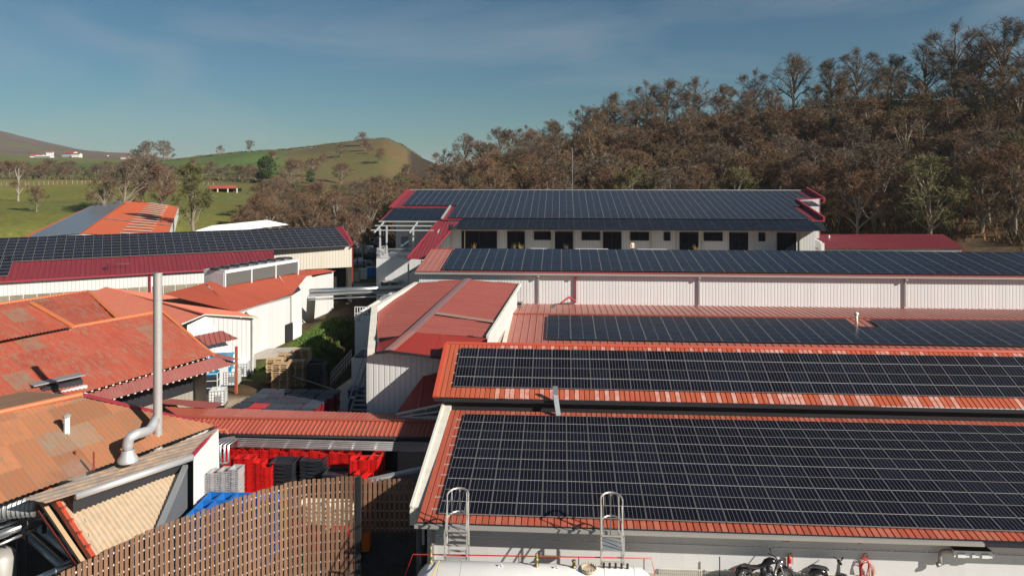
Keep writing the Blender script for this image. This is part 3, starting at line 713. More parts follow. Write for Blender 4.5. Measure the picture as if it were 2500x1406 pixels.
# ---- D : long white wall and its roof
D=wroot('warehouse','long warehouse with tall stained white ribbed wall and pale seamed solar roof','warehouse',(15,71,0))
sD=.128; zD=lambda y:8.0+sD*(y-66.3)
rD,_=plane_roof(D,-13,45,66.25,zD(66.25),sD,75.3,m_pink,.52,.04,THIN)
mb=MB(); sheet(mb,[(-13,75.3,zD(75.3)),(45,75.3,zD(75.3)),(45,84,zD(75.3)-1.0),(-13,84,zD(75.3)-1.0)],(0,0,0),(1,0,0),.52,.04,THIN); mb.build('roof',m_pink,D)
U4,V4,N4=slopeframe(sD)
array(rD,V(-10.6,66.5,zD(66.5)+.12),U4,V4,N4,31,8,pm_land,1.755,1.04,.02)
mb=MB(); mb.walls([(-12.7,83.8,8),(-12.7,66.7,7.95),(44.5,66.7,7.95),(44.5,83.8,8)],1.0); mb.build('wall',m_dwall,D)
mb=MB(); mb.beam((-13,66.14,7.86),(45,66.14,7.86),.2,.17); 
for px in (1317,1708,2210):
    q=Y(px,700,66.6); mb.box((q.x,66.58,6.6),(.12,.12,2.6)); mb.box((q.x,66.4,7.7),(.2,.3,.25))
mb.build('gutter',m_gutter,D)
mb=MB(); q=Y(1407,700,66.6); mb.box((q.x,66.56,6.6),(.14,.14,2.5)); mb.box((q.x,66.2,7.85),(.26,.34,.4)); mb.tube([(q.x,66.5,5.5),(q.x-.6,65.6,5.95),(q.x-1.3,63.5,5.75)],.09,6); mb.build('downpipe',m_burgtrim,D)
mb=MB(); mb.beam((-13,66.22,zD(66.2)+.02),(45,66.22,zD(66.2)+.02),.05,.09); mb.beam((-13,75.3,zD(75.3)+.05),(-10.7,75.3,zD(75.3)+.05),.25,.05); mb.build('fascia',m_burgtrim,D)
# ---- E : two storey offices with the big array
E=wroot('office_building','white office building with dark windows and a huge solar roof below the wood','office building',(5,95,0))
sE=.165; zE=lambda y:11.2+sE*(y-90.8)
mb=MB(); f=lambda x,y:(x,y,zE(y))
sheet(mb,[f(-14.3,90.8),f(30.6,90.8),f(30.6,101.8),f(-14.3,101.8)],(0,0,0),(1,0,0),.52,.04,THIN)
sheet(mb,[f(-14.3,101.8),f(34.2,101.8),f(34.2,109.3),f(-14.3,109.3)],(0,0,0),(1,0,0),.52,.04,THIN)
sheet(mb,[f(-22.0,97.2),f(-14.3,97.2),f(-14.3,109.3),f(-22.0,109.3)],(0,0,0),(1,0,0),.52,.04,THIN)
rE=mb.build('roof',m_burg,E)
mb=MB(); sheet(mb,[(-22,109.3,zE(109.3)),(34.2,109.3,zE(109.3)),(34.2,127,zE(109.3)-2.8),(-22,127,zE(109.3)-2.8)],(0,0,0),(1,0,0),.52,.04,THIN); mb.build('roof',m_burg,E)
U5,V5,N5=slopeframe(sE)
sk=[(c,r) for r in range(17) for c in range(31) if (r<7 and (c<4 or c>27)) or (r>=7 and c>29)]
array(rE,V(-20.6,91.0,zE(91.0)+.12),U5,V5,N5,31,17,panel_mesh(1.755,1.04,.018,panelmat('solar_cells_distant',True,.6,.3),m_framed,mat('panel_frame_mid',(.16,.17,.18),.5)),1.755,1.04,.02,skip=sk)
mb=MB()
mb.beam((-22,97.2,zE(97.2)+.1),(-22,109.3,zE(109.3)+.1),.5,.15); mb.beam((34.2,101.8,zE(101.8)+.25),(34.2,109.3,zE(109.3)+.25),.25,.6); mb.beam((30.6,90.8,zE(90.8)+.2),(30.6,101.6,zE(101.6)+.2),.25,.5)
mb.beam((30.6,101.7,zE(101.8)+.42),(34.3,101.7,zE(101.8)+.42),.15,.1); mb.beam((-14.3,90.75,zE(90.8)-.02),(30.6,90.75,zE(90.8)-.02),.1,.16); mb.beam((33.6,101.6,zE(101.8)+.3),(33.6,101.6,2),.06,.06)
mb.build('flashing',m_burgtrim,E)
mb=MB(); mb.beam((-14.35,90.8,zE(90.8)+.1),(-14.35,98.2,zE(98.2)+.1),.22,.14); mb.beam((-22,109.3,zE(109.3)+.1),(34,109.3,zE(109.3)+.1),.2,.08); mb.build('gutter',m_alu,E)
# canopy
mb=MB(); zc=lambda y:10.34+.20*(y-86.5)
sheet(mb,[(-12.7,86.4,zc(86.4)),(29.5,86.4,zc(86.4)),(30.3,90.6,zc(90.6)),(-13.6,90.6,zc(90.6))],(0,0,0),(1,0,0),.52,.03,THIN)
cE=mb.build('canopy',m_dark,E)
Uc,Vc,Nc=slopeframe(.20); array(cE,V(-11.8,86.45,zc(86.45)+.08),Uc,Vc,Nc,23,4,panel_mesh(1.755,1.04,.01,panelmat('solar_cells_canopy',True,.02),m_framed),1.755,1.04,.02)
mb=MB(); mb.wall([(-12.5,89,6.5),(29.0,89,6.5),(29.0,89,10.6),(-12.5,89,10.6)]); mb.walls([(29.0,89,10.6),(29.3,101.6,11.2)],6.5); mb.walls([(29.3,101.6,11.2),(33.5,101.6,13.2),(34,126,12)],1.5); mb.wall([(30.6,101.62,11.2),(33.6,101.62,11.2),(33.6,101.62,13.4),(30.6,101.62,13.2)])
mb.walls([(-21.5,109,13.8),(-21.5,98,12.2),(-14.5,98,12.2),(-14.5,89,10.6),(-12.5,89,10.6)],1.5)
mb.build('wall',m_cream,E)
for px in (1105,1138,1350,1405,1472,1593,1655,1717,1843,1955): mb=MB(); q=Y(px,560,88.9); mb.box((q.x,88.93,9.3),(.12,.08,2.9)); mb.build('pilaster',m_ivory,E)
def opening(x0,x1,z0,z1,y,name):
    mb=MB(); mb.box(((x0+x1)/2,y-.03,(z0+z1)/2),(x1-x0-.12,.03,z1-z0-.12)); g=None
    f=MB(); t=.07
    for c,d in ((((x0+x1)/2,y-.05,z1-t/2),(x1-x0,.1,t)),(((x0+x1)/2,y-.05,z0+t/2),(x1-x0,.1,t)),((x0+t/2,y-.05,(z0+z1)/2),(t,.1,z1-z0-2*t)),((x1-t/2,y-.05,(z0+z1)/2),(t,.1,z1-z0-2*t)),(((x0+x1)/2,y-.055,(z0+z1)/2),(.05,.09,z1-z0-2*t))): f.box(c,d)
    w=mb.build(name,m_glass,E); f2=f.build('frame',m_dark,None); f2.parent=w
for a,b,nm in ((1131,1217,'door'),(1242,1285,'door'),(1307,1351,'window'),(1358,1402,'door'),(1423,1468,'window'),(1475,1520,'door'),(1541,1587,'window'),(1623,1639,'window'),(1661,1707,'door'),(1720,1766,'window'),(1782,1828,'door'),(1853,1869,'window'),(1898,1945,'door')):
    x0,x1=Y(a,580,89).x,Y(b,580,89).x; opening(x0,x1,(8.95 if nm=='window' else 7.7),9.95,89,nm)
for px in (1230,1350,1472,1593,1717,1843):
    q=Y(px,562,87.2); mb=MB(); mb.beam((q.x,88.9,10.2),(q.x,87.2,10.25),.06,.06); mb.lathe([(.0,-.12),(.09,-.12),(.12,0),(.05,.1)],(q.x,87.2,10.15),8); mb.build('lamp',m_white,E)
mb=MB(); mb.box((4,83,7.5),(36,12,.3)); mb.build('terrace',m_conc,E)
def wobj(mb,name,mats,label,cat,smooth=False,group=None):
    return tag(mb.build(name,mats,None,smooth),label,cat,group)
# benches, tables, pots and a person on the office terrace
def table(px0,px1,y,label):
    a,b=Y(px0,600,y),Y(px1,600,y); t=wroot('picnic_table',label,'table',((a.x+b.x)/2,y,7.65))
    mb=MB(); mb.box(((a.x+b.x)/2,y,8.38),(b.x-a.x,.8,.05)); mb.build('tabletop',m_white,t)
    for x in (a.x+.2,b.x-.2): mb=MB(); mb.box((x,y,8.0),(.06,.7,.72)); mb.build('leg',m_alu,t)
table(1407,1488,84,'white terrace table in front of the third office window'); table(1560,1632,84,'white terrace table right of the standing person'); table(1298,1338,84,'short white terrace table near the first office window')
m_plantY=twigmat('dry_grass_leaves',(.30,.22,.06))
for i,(px,lab) in enumerate(((1160,'dry yellow potted grass before the widest office window'),(1258,'dry potted grass before the first office door, left one'),(1275,'dry potted grass before the first office door, right one'),(1385,'small green potted plant by the second office door'),(1702,'tall ochre potted grass beside the office door right of the small window'))):
    q=Y(px,600,85.0); t=wroot('potted_plant',lab,'plant',(q.x,85,7.65)); mb=MB(); mb.lathe([(.0,0),(.2,0),(.27,.4),(.22,.4)],(q.x,85,7.65),10); mb.build('pot',m_dark,t)
    mb=MB(); rn=random.Random(i)
    for k in range(60):
        a=rn.uniform(0,6.28); d=V(math.cos(a)*.5,math.sin(a)*.5,rn.uniform(.6,1.1))*rn.uniform(.5,1); p0=V(q.x,85,8.0); s=V(-math.sin(a),math.cos(a),0)*.03; mb.face([p0-s,p0+s,p0+d])
    mb.build('foliage',m_plantY if px!=1385 else m_olive,t)
def person(loc,rz):
    me=bpy.data.meshes.new('person'); J=[(0,0,.93),(0,0,1.15),(0,0,1.42),(0,0,1.52),(0,.01,1.66),(.11,0,.90),(.12,.01,.48),(.12,.03,.06),(-.11,0,.90),(-.12,.01,.48),(-.12,.03,.06),(.19,0,1.38),(.25,.03,1.12),(.22,-.12,.92),(-.19,0,1.38),(-.25,.03,1.12),(-.22,-.12,.92),(.12,-.12,.04),(-.12,-.12,.04)]
    Ed=[(0,1),(1,2),(2,3),(3,4),(0,5),(5,6),(6,7),(0,8),(8,9),(9,10),(2,11),(11,12),(12,13),(2,14),(14,15),(15,16),(7,17),(10,18)]
    rd=[.15,.14,.16,.055,.10,.10,.065,.045,.10,.065,.045,.065,.045,.035,.065,.045,.035,.035,.035]
    me.from_pydata([Vector(j) for j in J],Ed,[]); o=bpy.data.objects.new('person',me); link(o); o.location=loc; o.rotation_euler=(0,0,rz)
    o.modifiers.new('skin','SKIN').use_smooth_shade=True; sv=me.skin_vertices[0].data if me.skin_vertices else None
    if sv is None:
        import bmesh; bm=bmesh.new(); bm.from_mesh(me); lay=bm.verts.layers.skin.verify(); 
        for v_,r_ in zip(bm.verts,rd): v_[lay].radius=(r_,r_*.8)
        bm.verts.ensure_lookup_table(); bm.verts[0][lay].use_root=True; bm.to_mesh(me); bm.free()
    else:
        for i,r_ in enumerate(rd): sv[i].radius=(r_,r_*.8)
    o.modifiers.new('sub','SUBSURF').levels=1
    m,t,b=nt('person_clothes'); co=nd(t,'ShaderNodeTexCoord').outputs['Object']; s=nd(t,'ShaderNodeSeparateXYZ'); t.links.new(co,s.inputs[0])
    c=mixc(t,math_(t,'GREATER_THAN',s.outputs[2],.92),(.05,.05,.06),(.62,.50,.36)); c=mixc(t,math_(t,'GREATER_THAN',s.outputs[2],1.5),c,(.05,.035,.03)); t.links.new(c,b.inputs['Base Color']); me.materials.append(m); return o
q=Y(1547,600,83.6); pr=person((q.x,83.6,7.65),math.pi*.1); tag(pr,'person in a beige top standing on the office terrace beside a white table','person')
# mast behind the ridge
mb=MB(); mb.tube([(1.6,108.6,13.5),(1.6,108.6,20.3)],.035,5); wobj(mb,'antenna_mast',m_galv,'thin pale mast rising above the ridge of the office roof','mast')
# ---- left terrace wing of the offices
W=wroot('terrace_wing','white block with roof terrace, railings and white pergola at the left end of the offices','building',(-18,90,0))
xl,xr=-21.2,-16.0
mb=MB(); mb.walls([(xl,97,7.0),(xl,85.9,7.0),(xr,85.9,7.0),(xr,97,7.0)],1.0); mb.face([(xl,85.9,7.0),(xr,85.9,7.0),(xr,98,7.0),(xl,98,7.0)],[(0,0)]*4); mb.build('wall',m_plain,W)
mb=MB()
for (x0,y0,x1,y1) in ((xl,86,xr,86),(xl,86,xl,91)):
    L=math.hypot(x1-x0,y1-y0); n=int(L/.22)
    for z in (7.1,7.6,8.1): mb.beam((x0,y0,z),(x1,y1,z),.05,.05)
    for k in range(n+1):
        t=k/n; mb.beam((x0+(x1-x0)*t,y0+(y1-y0)*t,7.0),(x0+(x1-x0)*t,y0+(y1-y0)*t,8.1),.03,.03)
for k in range(12):
    a=k/12*math.pi; mb.tube([(xl+.2+.5*math.cos(a),86+.1*k,7.2+.7*math.sin(a)),(xl+.3+.6*math.cos(a),86.4+.1*k,7.3+.7*math.sin(a))],.05,4)
mb.build('railing',m_alu,W)
mb=MB(); zp=lambda y:10.35+.19*(y-86.5)
sheet(mb,[(-21.9,90.3,10.95),(-14.6,90.3,10.95),(-14.6,97.0,12.1),(-21.9,97.0,12.1)],(0,0,0),(1,0,0),.52,.03,THIN); rW=mb.build('roof',m_burg,W)
_,Vw,Nw=slopeframe(.172); array(rW,V(-21.4,90.4,11.08),V(1,0,0),Vw,Nw,4,6,panel_mesh(1.755,1.04,.01,panelmat('solar_cells_wing',True,.02),m_framed),1.66,1.0,.02)
mb=MB()
for y in (86.2,88.2,90.2): mb.beam((-21.9,y,zp(y)-.1),(-14.6,y,zp(y)-.1),.10,.13)
for x in (-21.3,-17.2,-14): mb.beam((x,85.3,10.0),(x,90.6,10.9),.10,.16)
for x,y in ((-21.0,87),(-17.1,87),(-21.0,90.5),(-14.3,90.5)): mb.box((x,y,8.7),(.18,.18,3.3))
mb.build('pergola',mat('pale_grey_steel',(.42,.43,.43),.5),W)
mb=MB(); mb.box((-19.3,93,8.3),(.9,.3,1.3)); mb.build('door',mat('slate_blue_paint',(.12,.17,.22),.6),W)
mb=MB(); mb.box((-18,88.8,7.25),(2.6,.8,.4)); mb.build('bench',m_trim,W)
for i,x in enumerate((-20.0,-18.9)):
    t=wroot('air_conditioner',['left','right'][i]+ ' grey air conditioning unit at the foot of the white terrace block','air conditioner',(x,85.2,3)); mb=MB(); mb.box((x,85.3,3.9),(1.02,.8,1.3)); mb.build('case',m_gutter,t)
    mb=MB(); mb.box((x,84.88,3.9),(.84,.03,1.05)); mb.build('grille',m_dark,t)
# burgundy roof over the outside stair
S=wroot('stair_canopy','steep burgundy metal canopy on grey posts running down beside the offices','canopy',(-14,84,0))
mb=MB(); P=[Y(997,630,78),Y(1045,632,78),Y(1122,541,89.5),Y(1073,540,89.5)]; sheet(mb,P,(0,0,0),(1,0,0),.35,.03,RIB); mb.build('roof',m_burg,S)
mb=MB(); mb.beam(P[0],P[1],.12,.14); mb.beam(P[0],P[3],.1,.14); mb.beam(P[1],P[2],.1,.14); mb.build('flashing',m_burgtrim,S)
for k,(x,y) in enumerate(((P[0].x+.1,78.2),(P[1].x-.1,78.2),(P[0].x+.8,82),(P[1].x+.4,82))):
    mb=MB(); z=P[0].z-.1+(y-78)*.26; mb.box((x,y,(z+1.5)/2),(.14,.14,z-1.5)); mb.build('post',m_gutter,S)
mb=MB(); mb.beam((P[0].x,78.2,6.3),(P[1].x,78.2,7.4),.08,.1); mb.beam((P[0].x,78.2,4),(P[1].x,78.2,4.8),.08,.1); mb.build('brace',m_dark,S)
mb=MB(); 
for k in range(18): mb.box((P[0].x+.9+.12*k*.3,79+k*.45,1.8+k*.32),(1.1,.3,.06))
mb.build('stair',m_galv,S)
# annexe right
N=wroot('annexe','low burgundy roofed annexe right of the offices at the foot of the wood','building',(42,100,0))
P=[Y(1988,606,97),Y(2350,606,97),Y(2298,573,103),Y(1995,573,103)]; mb=MB(); sheet(mb,P,(0,0,0),(1,0,0),.42,.05,RIB)
sheet(mb,[P[3],P[2],P[2]+V(2,6,-1.3),P[3]+V(0,6,-1.3)],(0,0,0),(1,0,0),.42,.05,RIB); mb.build('roof',m_burg,N)
mb=MB(); mb.walls([P[3],P[0]+V(.3,.3,-.1),P[1]+V(-.3,.3,-.1),P[2]],2); mb.build('wall',m_cream,N)
mb=MB(); mb.beam(P[3]+V(0,0,.06),P[2]+V(0,0,.06),.2,.06); mb.beam(P[2],P[1],.14,.08); mb.build('flashing',m_burgtrim,N)
mb=MB(); a,b=Y(1983,582,98),Y(2003,592,96.5); mb.beam(a,b,.3,.25); mb.walls([a,b],3); mb.walls([b,b+V(0.4,0,0)],3); mb.build('parapet',m_white,N)
mb=MB(); q=Y(2022,580,101.6); mb.tube([q+V(0,0,-.3),q+V(0,0,.35)],.12,8); mb.build('vent_pipe',m_whitep,N)

def settle():
    done=set()
    for o in [o for o in bpy.data.objects if o not in _before]:
        if o.type=='EMPTY':
            l=Vector(o.location); o.location=(l.x,WY(l.y),WZ(l.z))
    for o in [o for o in bpy.data.objects if o not in _before and o.type=='MESH']:
        if o.name.startswith('solar_panel') and 'kind' not in o:
            M=o.matrix_basis.copy(); p=M.translation; v=M.col[1].to_3d(); u=M.col[0].to_3d(); q=p+v*1.0
            p2=Vector((p.x,WY(p.y),WZ(p.z))); q2=Vector((q.x,WY(q.y),WZ(q.z))); v2=q2-p2; n2=u.cross(v2).normalized()
            o.matrix_basis=Matrix(((u.x,v2.x,n2.x,p2.x),(u.y,v2.y,n2.y,p2.y),(u.z,v2.z,n2.z,p2.z),(0,0,0,1)))
        elif o.location.length>1e-6: l=Vector(o.location); o.location=(l.x,WY(l.y),WZ(l.z))
        else:
            if o.data.name not in done:
                done.add(o.data.name)
                for w in o.data.vertices: w.co=(w.co.x,WY(w.co.y),WZ(w.co.z))
                o.data.update()
            if o.parent and '_w' in o.parent: o.matrix_parent_inverse=Matrix.Translation(o.parent.location).inverted()
settle(); ray=_old[0]
# ---- H : central gabled hall
Hh=wroot('gabled_hall','white hall with faded red gabled roof and translucent ridge, beside the stream','hall',(-9,54,0))
fL,mL,nL,rF,rN,fR,nR=Z(1017,693,7.2),Z(918,752,7.05),Z(922,838,6.2),Z(1143,682,7.6),Z(1005,812,6.8),Z(1268,694,7.2),Z(1187,823,6.5)
aL,aM,aR=Z(918,861,6.02),Z(950,858,6.16),Z(1092,875,5.8)
mb=MB(); sheet(mb,[nL,rN,rF,fL,mL],rN,rF,.62,.05,THIN); sheet(mb,[rN,nR,fR,rF],rN,rF,.62,.05,THIN); mb.build('roof',m_hall,Hh)
mb=MB(); sheet(mb,[aL,aM,rN,nL],aL,aM,3,.01,THIN,lift=.01); sheet(mb,[aM,aR,nR+V(.1,-.3,0),rN],aM,aR,3,.01,THIN,lift=.01); mb.build('roof',m_redroof,Hh,label='smooth dark red front end of the roof')
mb=MB(); sx=V(.32,0,.0)
for a,b in ((rF,rN),(rN,aM)): 
    d=V(0,0,.10); mb.face([a-sx*1.0+d*.7,b-sx+d*.7,b+d,a+d]); mb.face([a+d,b+d,b+sx+d*.7,a+sx+d*.7])
mb.build('ridge_strip',m_strip,Hh)
mb=MB(); q0=rN.lerp(rF,.28); mb.face([q0+V(.3,-.3,.06),q0.lerp(nR.lerp(fR,.22),.97)+V(0,-.5,.07),q0.lerp(nR.lerp(fR,.22),.97)+V(0,.3,.07),q0+V(.3,.5,.06)]); mb.build('translucent_panel',mat('aged_skylight',(.36,.22,.16),.4),Hh)
mb=MB(); mb.beam(fL+V(0,0,.05),mL+V(-.05,0,.05),.35,.22); mb.beam(mL+V(-.1,0,.0),aL+V(-.35,.2,-.05),.42,.4); mb.beam(fR+V(.08,0,0),nR+V(.08,0,0),.16,.24); mb.build('parapet',m_trim,Hh)
mb=MB(); mb.beam(fR+V(-.1,0,.0),nR+V(-.1,0,.0),.14,.12); mb.beam(aL+V(0,-.04,.0),aM+V(0,-.04,.0),.08,.14); mb.beam(aM+V(0,-.04,0),aR+V(0,-.04,0),.08,.14); mb.build('gutter',m_dark,Hh)
wl=V(-11.6,43.45,0); wr=V(-6.75,43.45,0)
mb=MB(); mb.wall([(wl.x,wl.y,.6),(wr.x,wr.y,.6),(wr.x,wr.y,5.75),(aM.x,wl.y,6.05),(wl.x,wl.y,5.9)]); mb.walls([fL,mL+V(.1,0,0),nL+V(.05,.2,0),(wl.x,wl.y,5.9)],-1); mb.walls([(-4.6,46,6.2),fR+V(-.2,0,-.1)],1); mb.build('wall',m_cream,Hh)
mb=MB(); mb.beam((wl.x-.1,43.3,2.28),(wr.x,43.3,2.28),.2,.1); mb.build('flashing',m_trim,Hh)
# small lean-to roof at the corner
Lt=wroot('lean_to','small dark red lean-to roof with metal framing in the corner between hall and solar warehouse','lean-to',(-8,42,0))
P=[Y(968,1008,41.4),Y(1112,976,41.0),Y(1112,900,43.2),Y(1032,918,43.3)]; mb=MB(); sheet(mb,[P[0],P[1],P[2],P[3]],P[0],P[1],1.5,.02,THIN); mb.build('roof',m_redroof,Lt)
mb=MB(); mb.tube([P[0]+V(0,-.1,-.05),P[1]+V(0,-.1,-.05)],.06,6); mb.beam(P[0]+V(0,-.1,-.22),P[1]+V(0,-.2,-.45),.05,.08); mb.beam(P[0]+V(.3,-.1,-.28),P[1]+V(0,-.2,-.9),.1,.2)
for t in (.25,.5,.75): a=P[0].lerp(P[1],t); mb.beam(a+V(0,-.1,-.1),a+V(.15,-.15,-.5),.04,.04)
mb.build('frame',m_trim,Lt)
mb=MB(); mb.walls([(-8.6,42.9,2.6),(-6.3,42.9,2.9)],.5); mb.build('wall',m_cream,Lt)
# ================================================================ left hand buildings
def ordn(i): return ['first','second','third','fourth','fifth','sixth','seventh','eighth','ninth','tenth','eleventh','twelfth','thirteenth','fourteenth','fifteenth','sixteenth','seventeenth','eighteenth','nineteenth','twentieth'][i]
def flat(mb,P,m=None): mb.face(P,[(p[0],p[1]) for p in P])
# ---- orange workshop with the chimney
Lb=wroot('workshop','workshop with patched orange clay coloured roof carrying the tall steel chimney','workshop',(-20,31,0))
RA,RB_=Z(200,965,6.5),Z(-170,1046,6.5); EC,EE=Z(530,1042,4.5),Z(-150,1278,4.5)
mb=MB(); sheet(mb,[EE,EC,RA,RB_],EE,EC,.2,.045,WAVE); mb.build('roof',m_clay,Lb)
mb=MB(); sheet(mb,[RB_,RA,Z(60,957,5.9),Z(-170,1000,5.9)],EE,EC,.2,.04,WAVE); mb.build('roof',roofmat('dull_brown_sheet',(.30,.17,.10),.85,.12,1.1,1.5,moss=(.25,.14,.08),mamt=.8),Lb,label='dull brown rear slope of the roof')
G1,G2_,G3_,G4=Z(535,1047,4.42),Z(60,1213,4.42),Z(110,1232,3.95),Z(470,1113,3.95)
mb=MB(); dd=(G4-G3_).normalized(); pr_=V(-dd.y,dd.x,0); sheet(mb,[G1,G2_,G3_,G4],(0,0,0),pr_,.15,.03,WAVE); mb.build('roof',m_grey,Lb,label='grey lower strip of the roof')
mb=MB(); mb.tube([G3_+V(.6,.9,-.05),G4+V(0,0,-.05)],.15,10); mb.build('gutter',m_alu,Lb,True)
mb=MB(); mb.beam(RA+V(0,0,.05),EC+V(0,0,.05),.16,.1); mb.beam(EC,G4,.14,.12); mb.build('verge',m_burgtrim,Lb)
mb=MB(); mb.tube([RA+V(0,0,.05),RB_+V(0,0,.05)],.12,8); mb.build('ridge_cap',m_orange,Lb)
wx=EC.x+.02
mb=MB(); mb.wall([(wx,G4.y-.1,-.5),(wx,EC.y+.3,-.5),(wx,EC.y+.1,4.40),(wx,G4.y-.1,3.92)]); mb.walls([EC+V(-.1,.2,-.1),RA+V(0,.3,-.1)],0); mb.build('wall',m_plain,Lb)
mb=MB(); mb.walls([G3_+V(.5,.9,-.2),G4+V(-.15,.35,-.15)],0); mb.build('wall',m_dark,Lb)  # dark sheet stands in for the shaded opening below the gutter
mb=MB(); q=Z(163,1060,5.5); mb.tube([q,q+V(0,0,.75)],.12,8); mb.lathe([(.17,0),(.17,.08),(0,.14)],q+V(0,0,.75),8,1); mb.build('vent_pipe',[m_whitep,m_gutter],Lb)
mb=MB()
for px,py,h in ((184,1132,.55),(229,1148,.75)): q=Z(px,py,4.6); mb.tube([q,q+V(0,0,h)],.035,6)
mb.build('rusty_pipe',m_steelred,Lb)
# chimney
cb=Z(385,1100,4.1); CH=wroot('chimney','tall round stainless steel chimney with a bent side duct on the orange workshop roof','chimney',(cb.x,cb.y,4.0))
ct=Z(385,668,12.4); htop=12.35
mb=MB(); mb.lathe([(.27,0),(.19,.35),(.19,1.0)]+[(.19,1.0+.6*i) for i in range(1,13)],cb+V(0,0,-.15),24); mb.build('flue',m_chim,CH,True)
for z in (1.6,2.8,4.2,5.6,7.0,8.16): mb=MB(); mb.lathe([(.185,z-.03),(.2,z-.03),(.2,z+.03),(.17,z+.03)],cb+V(0,0,-.15),24); mb.build('joint_band',m_chim,CH)
mb=MB(); mb.lathe([(.17,7.6),(.17,8.2)],cb+V(0,0,-.15),24); mb.build('flue_liner',m_dark,CH)
eb=Z(312,1120,4.62)
mb=MB(); mb.lathe([(.40,0),(.40,.12),(.28,.3),(.24,.5)],eb+V(0,0,-.1),20); mb.tube([eb+V(0,0,.2),eb+V(0,0,.62),eb+V(.03,.02,.8),eb+V(.12,.06,.93),eb+V(.26,.12,1.0),cb.lerp(eb,.35)+V(0,0,.98),cb.lerp(eb,.2)+V(0,0,1.15),cb+V(-.05,0,1.5)],.21,16); mb.build('duct',m_alu,CH,True)
mb=MB(); mb.tube([cb+V(-.28,-.1,-.1),cb+V(-.28,-.1,1.0)],.11,10); mb.build('duct',m_alu,CH,True)
# tan lower roof
T=wroot('lean_to','pale tan fibre sheet lean-to roof below the silver gutter, behind the slatted fence','lean-to',(-18,28,0))
p0,p1,p2=Z(199,1233,3.3),Z(447,1152,3.3),Z(300,1335,2.35); n_=(p1-p0).cross(p2-p0).normalized()
def tp(x,y): return PL(x,y,p0,n_)
t1,t2,t3,t4=tp(112,1216),tp(164,1200),tp(231,1370),tp(383,1302)
mb=MB(); sheet(mb,[t1,t2,p0,t3],p0,p1,.19,.055,WAVE); sheet(mb,[p0,p1,t4,t3],p0,p1,.19,.055,WAVE); mb.build('roof',m_tan,T)
mb=MB(); mb.beam(p1+V(.08,.05,.25),t4+V(.1,-.2,.08),.22,.14); mb.build('flashing',m_galv,T)
mb=MB(); mb.walls([p1+V(.05,.3,.1),t4+V(.1,-.3,-.05)],-.7); mb.build('wall',mat('slate_grey_panel',(.115,.12,.135),.6),T)
mb=MB()
a,b=tp(100,1180)+V(-.1,0,.35),tp(230,1385)+V(0,0,.25); mb.beam(a,b,.16,.28); 
for k in range(7): q=a.lerp(b,(k+.3)/7); mb.box(q+V(0,0,.18),(.14,.1,.16))
mb.build('purlin',m_redtrim,T)
mb=MB(); mb.beam(a+V(-.42,-.05,-.25),b+V(-.30,-.05,-.18),.16,.14); mb.build('purlin',mat('bare_timber_beam',(.55,.38,.22),.8),T)
mb=MB(); mb.beam(a+V(-.75,0,-.5),b+V(-.55,0,-.35),.06,.12); mb.beam(a+V(-3,.6,-.1),a+V(0,.1,.1),.2,.18); mb.beam(a+V(-3,.2,-1.1),a+V(-.6,0,-.6),.16,.16); mb.build('purlin',m_steelred,T)
# filter housing and ducts in the pit at the lower left corner
q=Z(60,1235,3.6); DC=wroot('dust_extractor','grey ribbed extractor casing under dark red steel in the lower left corner','machine',(q.x,q.y,0))
mb=MB(); mb.tube([Z(-60,1245,3.5),Z(85,1232,3.5)],.42,18); 
for k in range(14): c=Z(-60,1245,3.5).lerp(Z(85,1232,3.5),k/13); mb.tube([c,c+V(.05,.01,0)],.445,18)
mb.build('casing',m_galv,DC,True)
mb=MB(); a=Z(20,1168,4.3); mb.box(a+V(.2,-.1,-.35),(1.6,.9,.7),.5,); mb.build('hopper',m_galv,DC)
mb=MB(); 
for k in range(12): mb.beam(a+V(-.9+.15*k,-.5+.08*k,.05),a+V(-.9+.15*k-.2,.0+.08*k,.05),.07,.05)
mb.build('ribbed_lid',m_whitep,DC)
for (x0,y0,z0,x1,y1,z1,r_) in ((-40,1320,2.2,110,1262,2.4,.17),(-40,1345,2.0,90,1290,2.1,.06),(-40,1285,2.6,100,1240,2.7,.05),(-40,1300,2.5,100,1252,2.6,.05),(80,1420,1.0,210,1360,1.3,.15)):
    mb=MB(); mb.tube([Z(x0,y0,z0),Z(x1,y1,z1)],r_,12); mb.build('pipe',m_insul,DC,True)
mb=MB(); mb.tube([Z(60,1300,1.2),Z(150,1380,.9),Z(230,1360,.9)],.16,10); mb.build('pipe',m_galv,DC,True); mb=MB(); mb.tube([Z(100,1290,1.5),Z(180,1355,1.2)],.18,10); mb.build('pipe',m_galv,DC,True)
mb=MB(); mb.tube([Z(30,1290,1.3),Z(85,1330,1.1)],.05,6); mb.build('handrail',m_orange,DC)
mb=MB()
for px in (12,42,65): a=Z(px,1300,2.0); mb.tube([V(a.x,a.y,-.5),V(a.x,a.y,3.2)],.035,6)
mb.tube([Z(108,1275,2.2),Z(108,1300,1.9)],.09,8); mb.build('strut',m_dark,DC)
TK=Z(0,1400,.4); mb=MB(); mb.lathe([(0,1.0),(.4,.95),(.62,.7),(.62,-.6)],TK,20); wobj(mb,'storage_tank',m_gutter,'round grey tank in the dark corner below the extractor casing','tank',True)
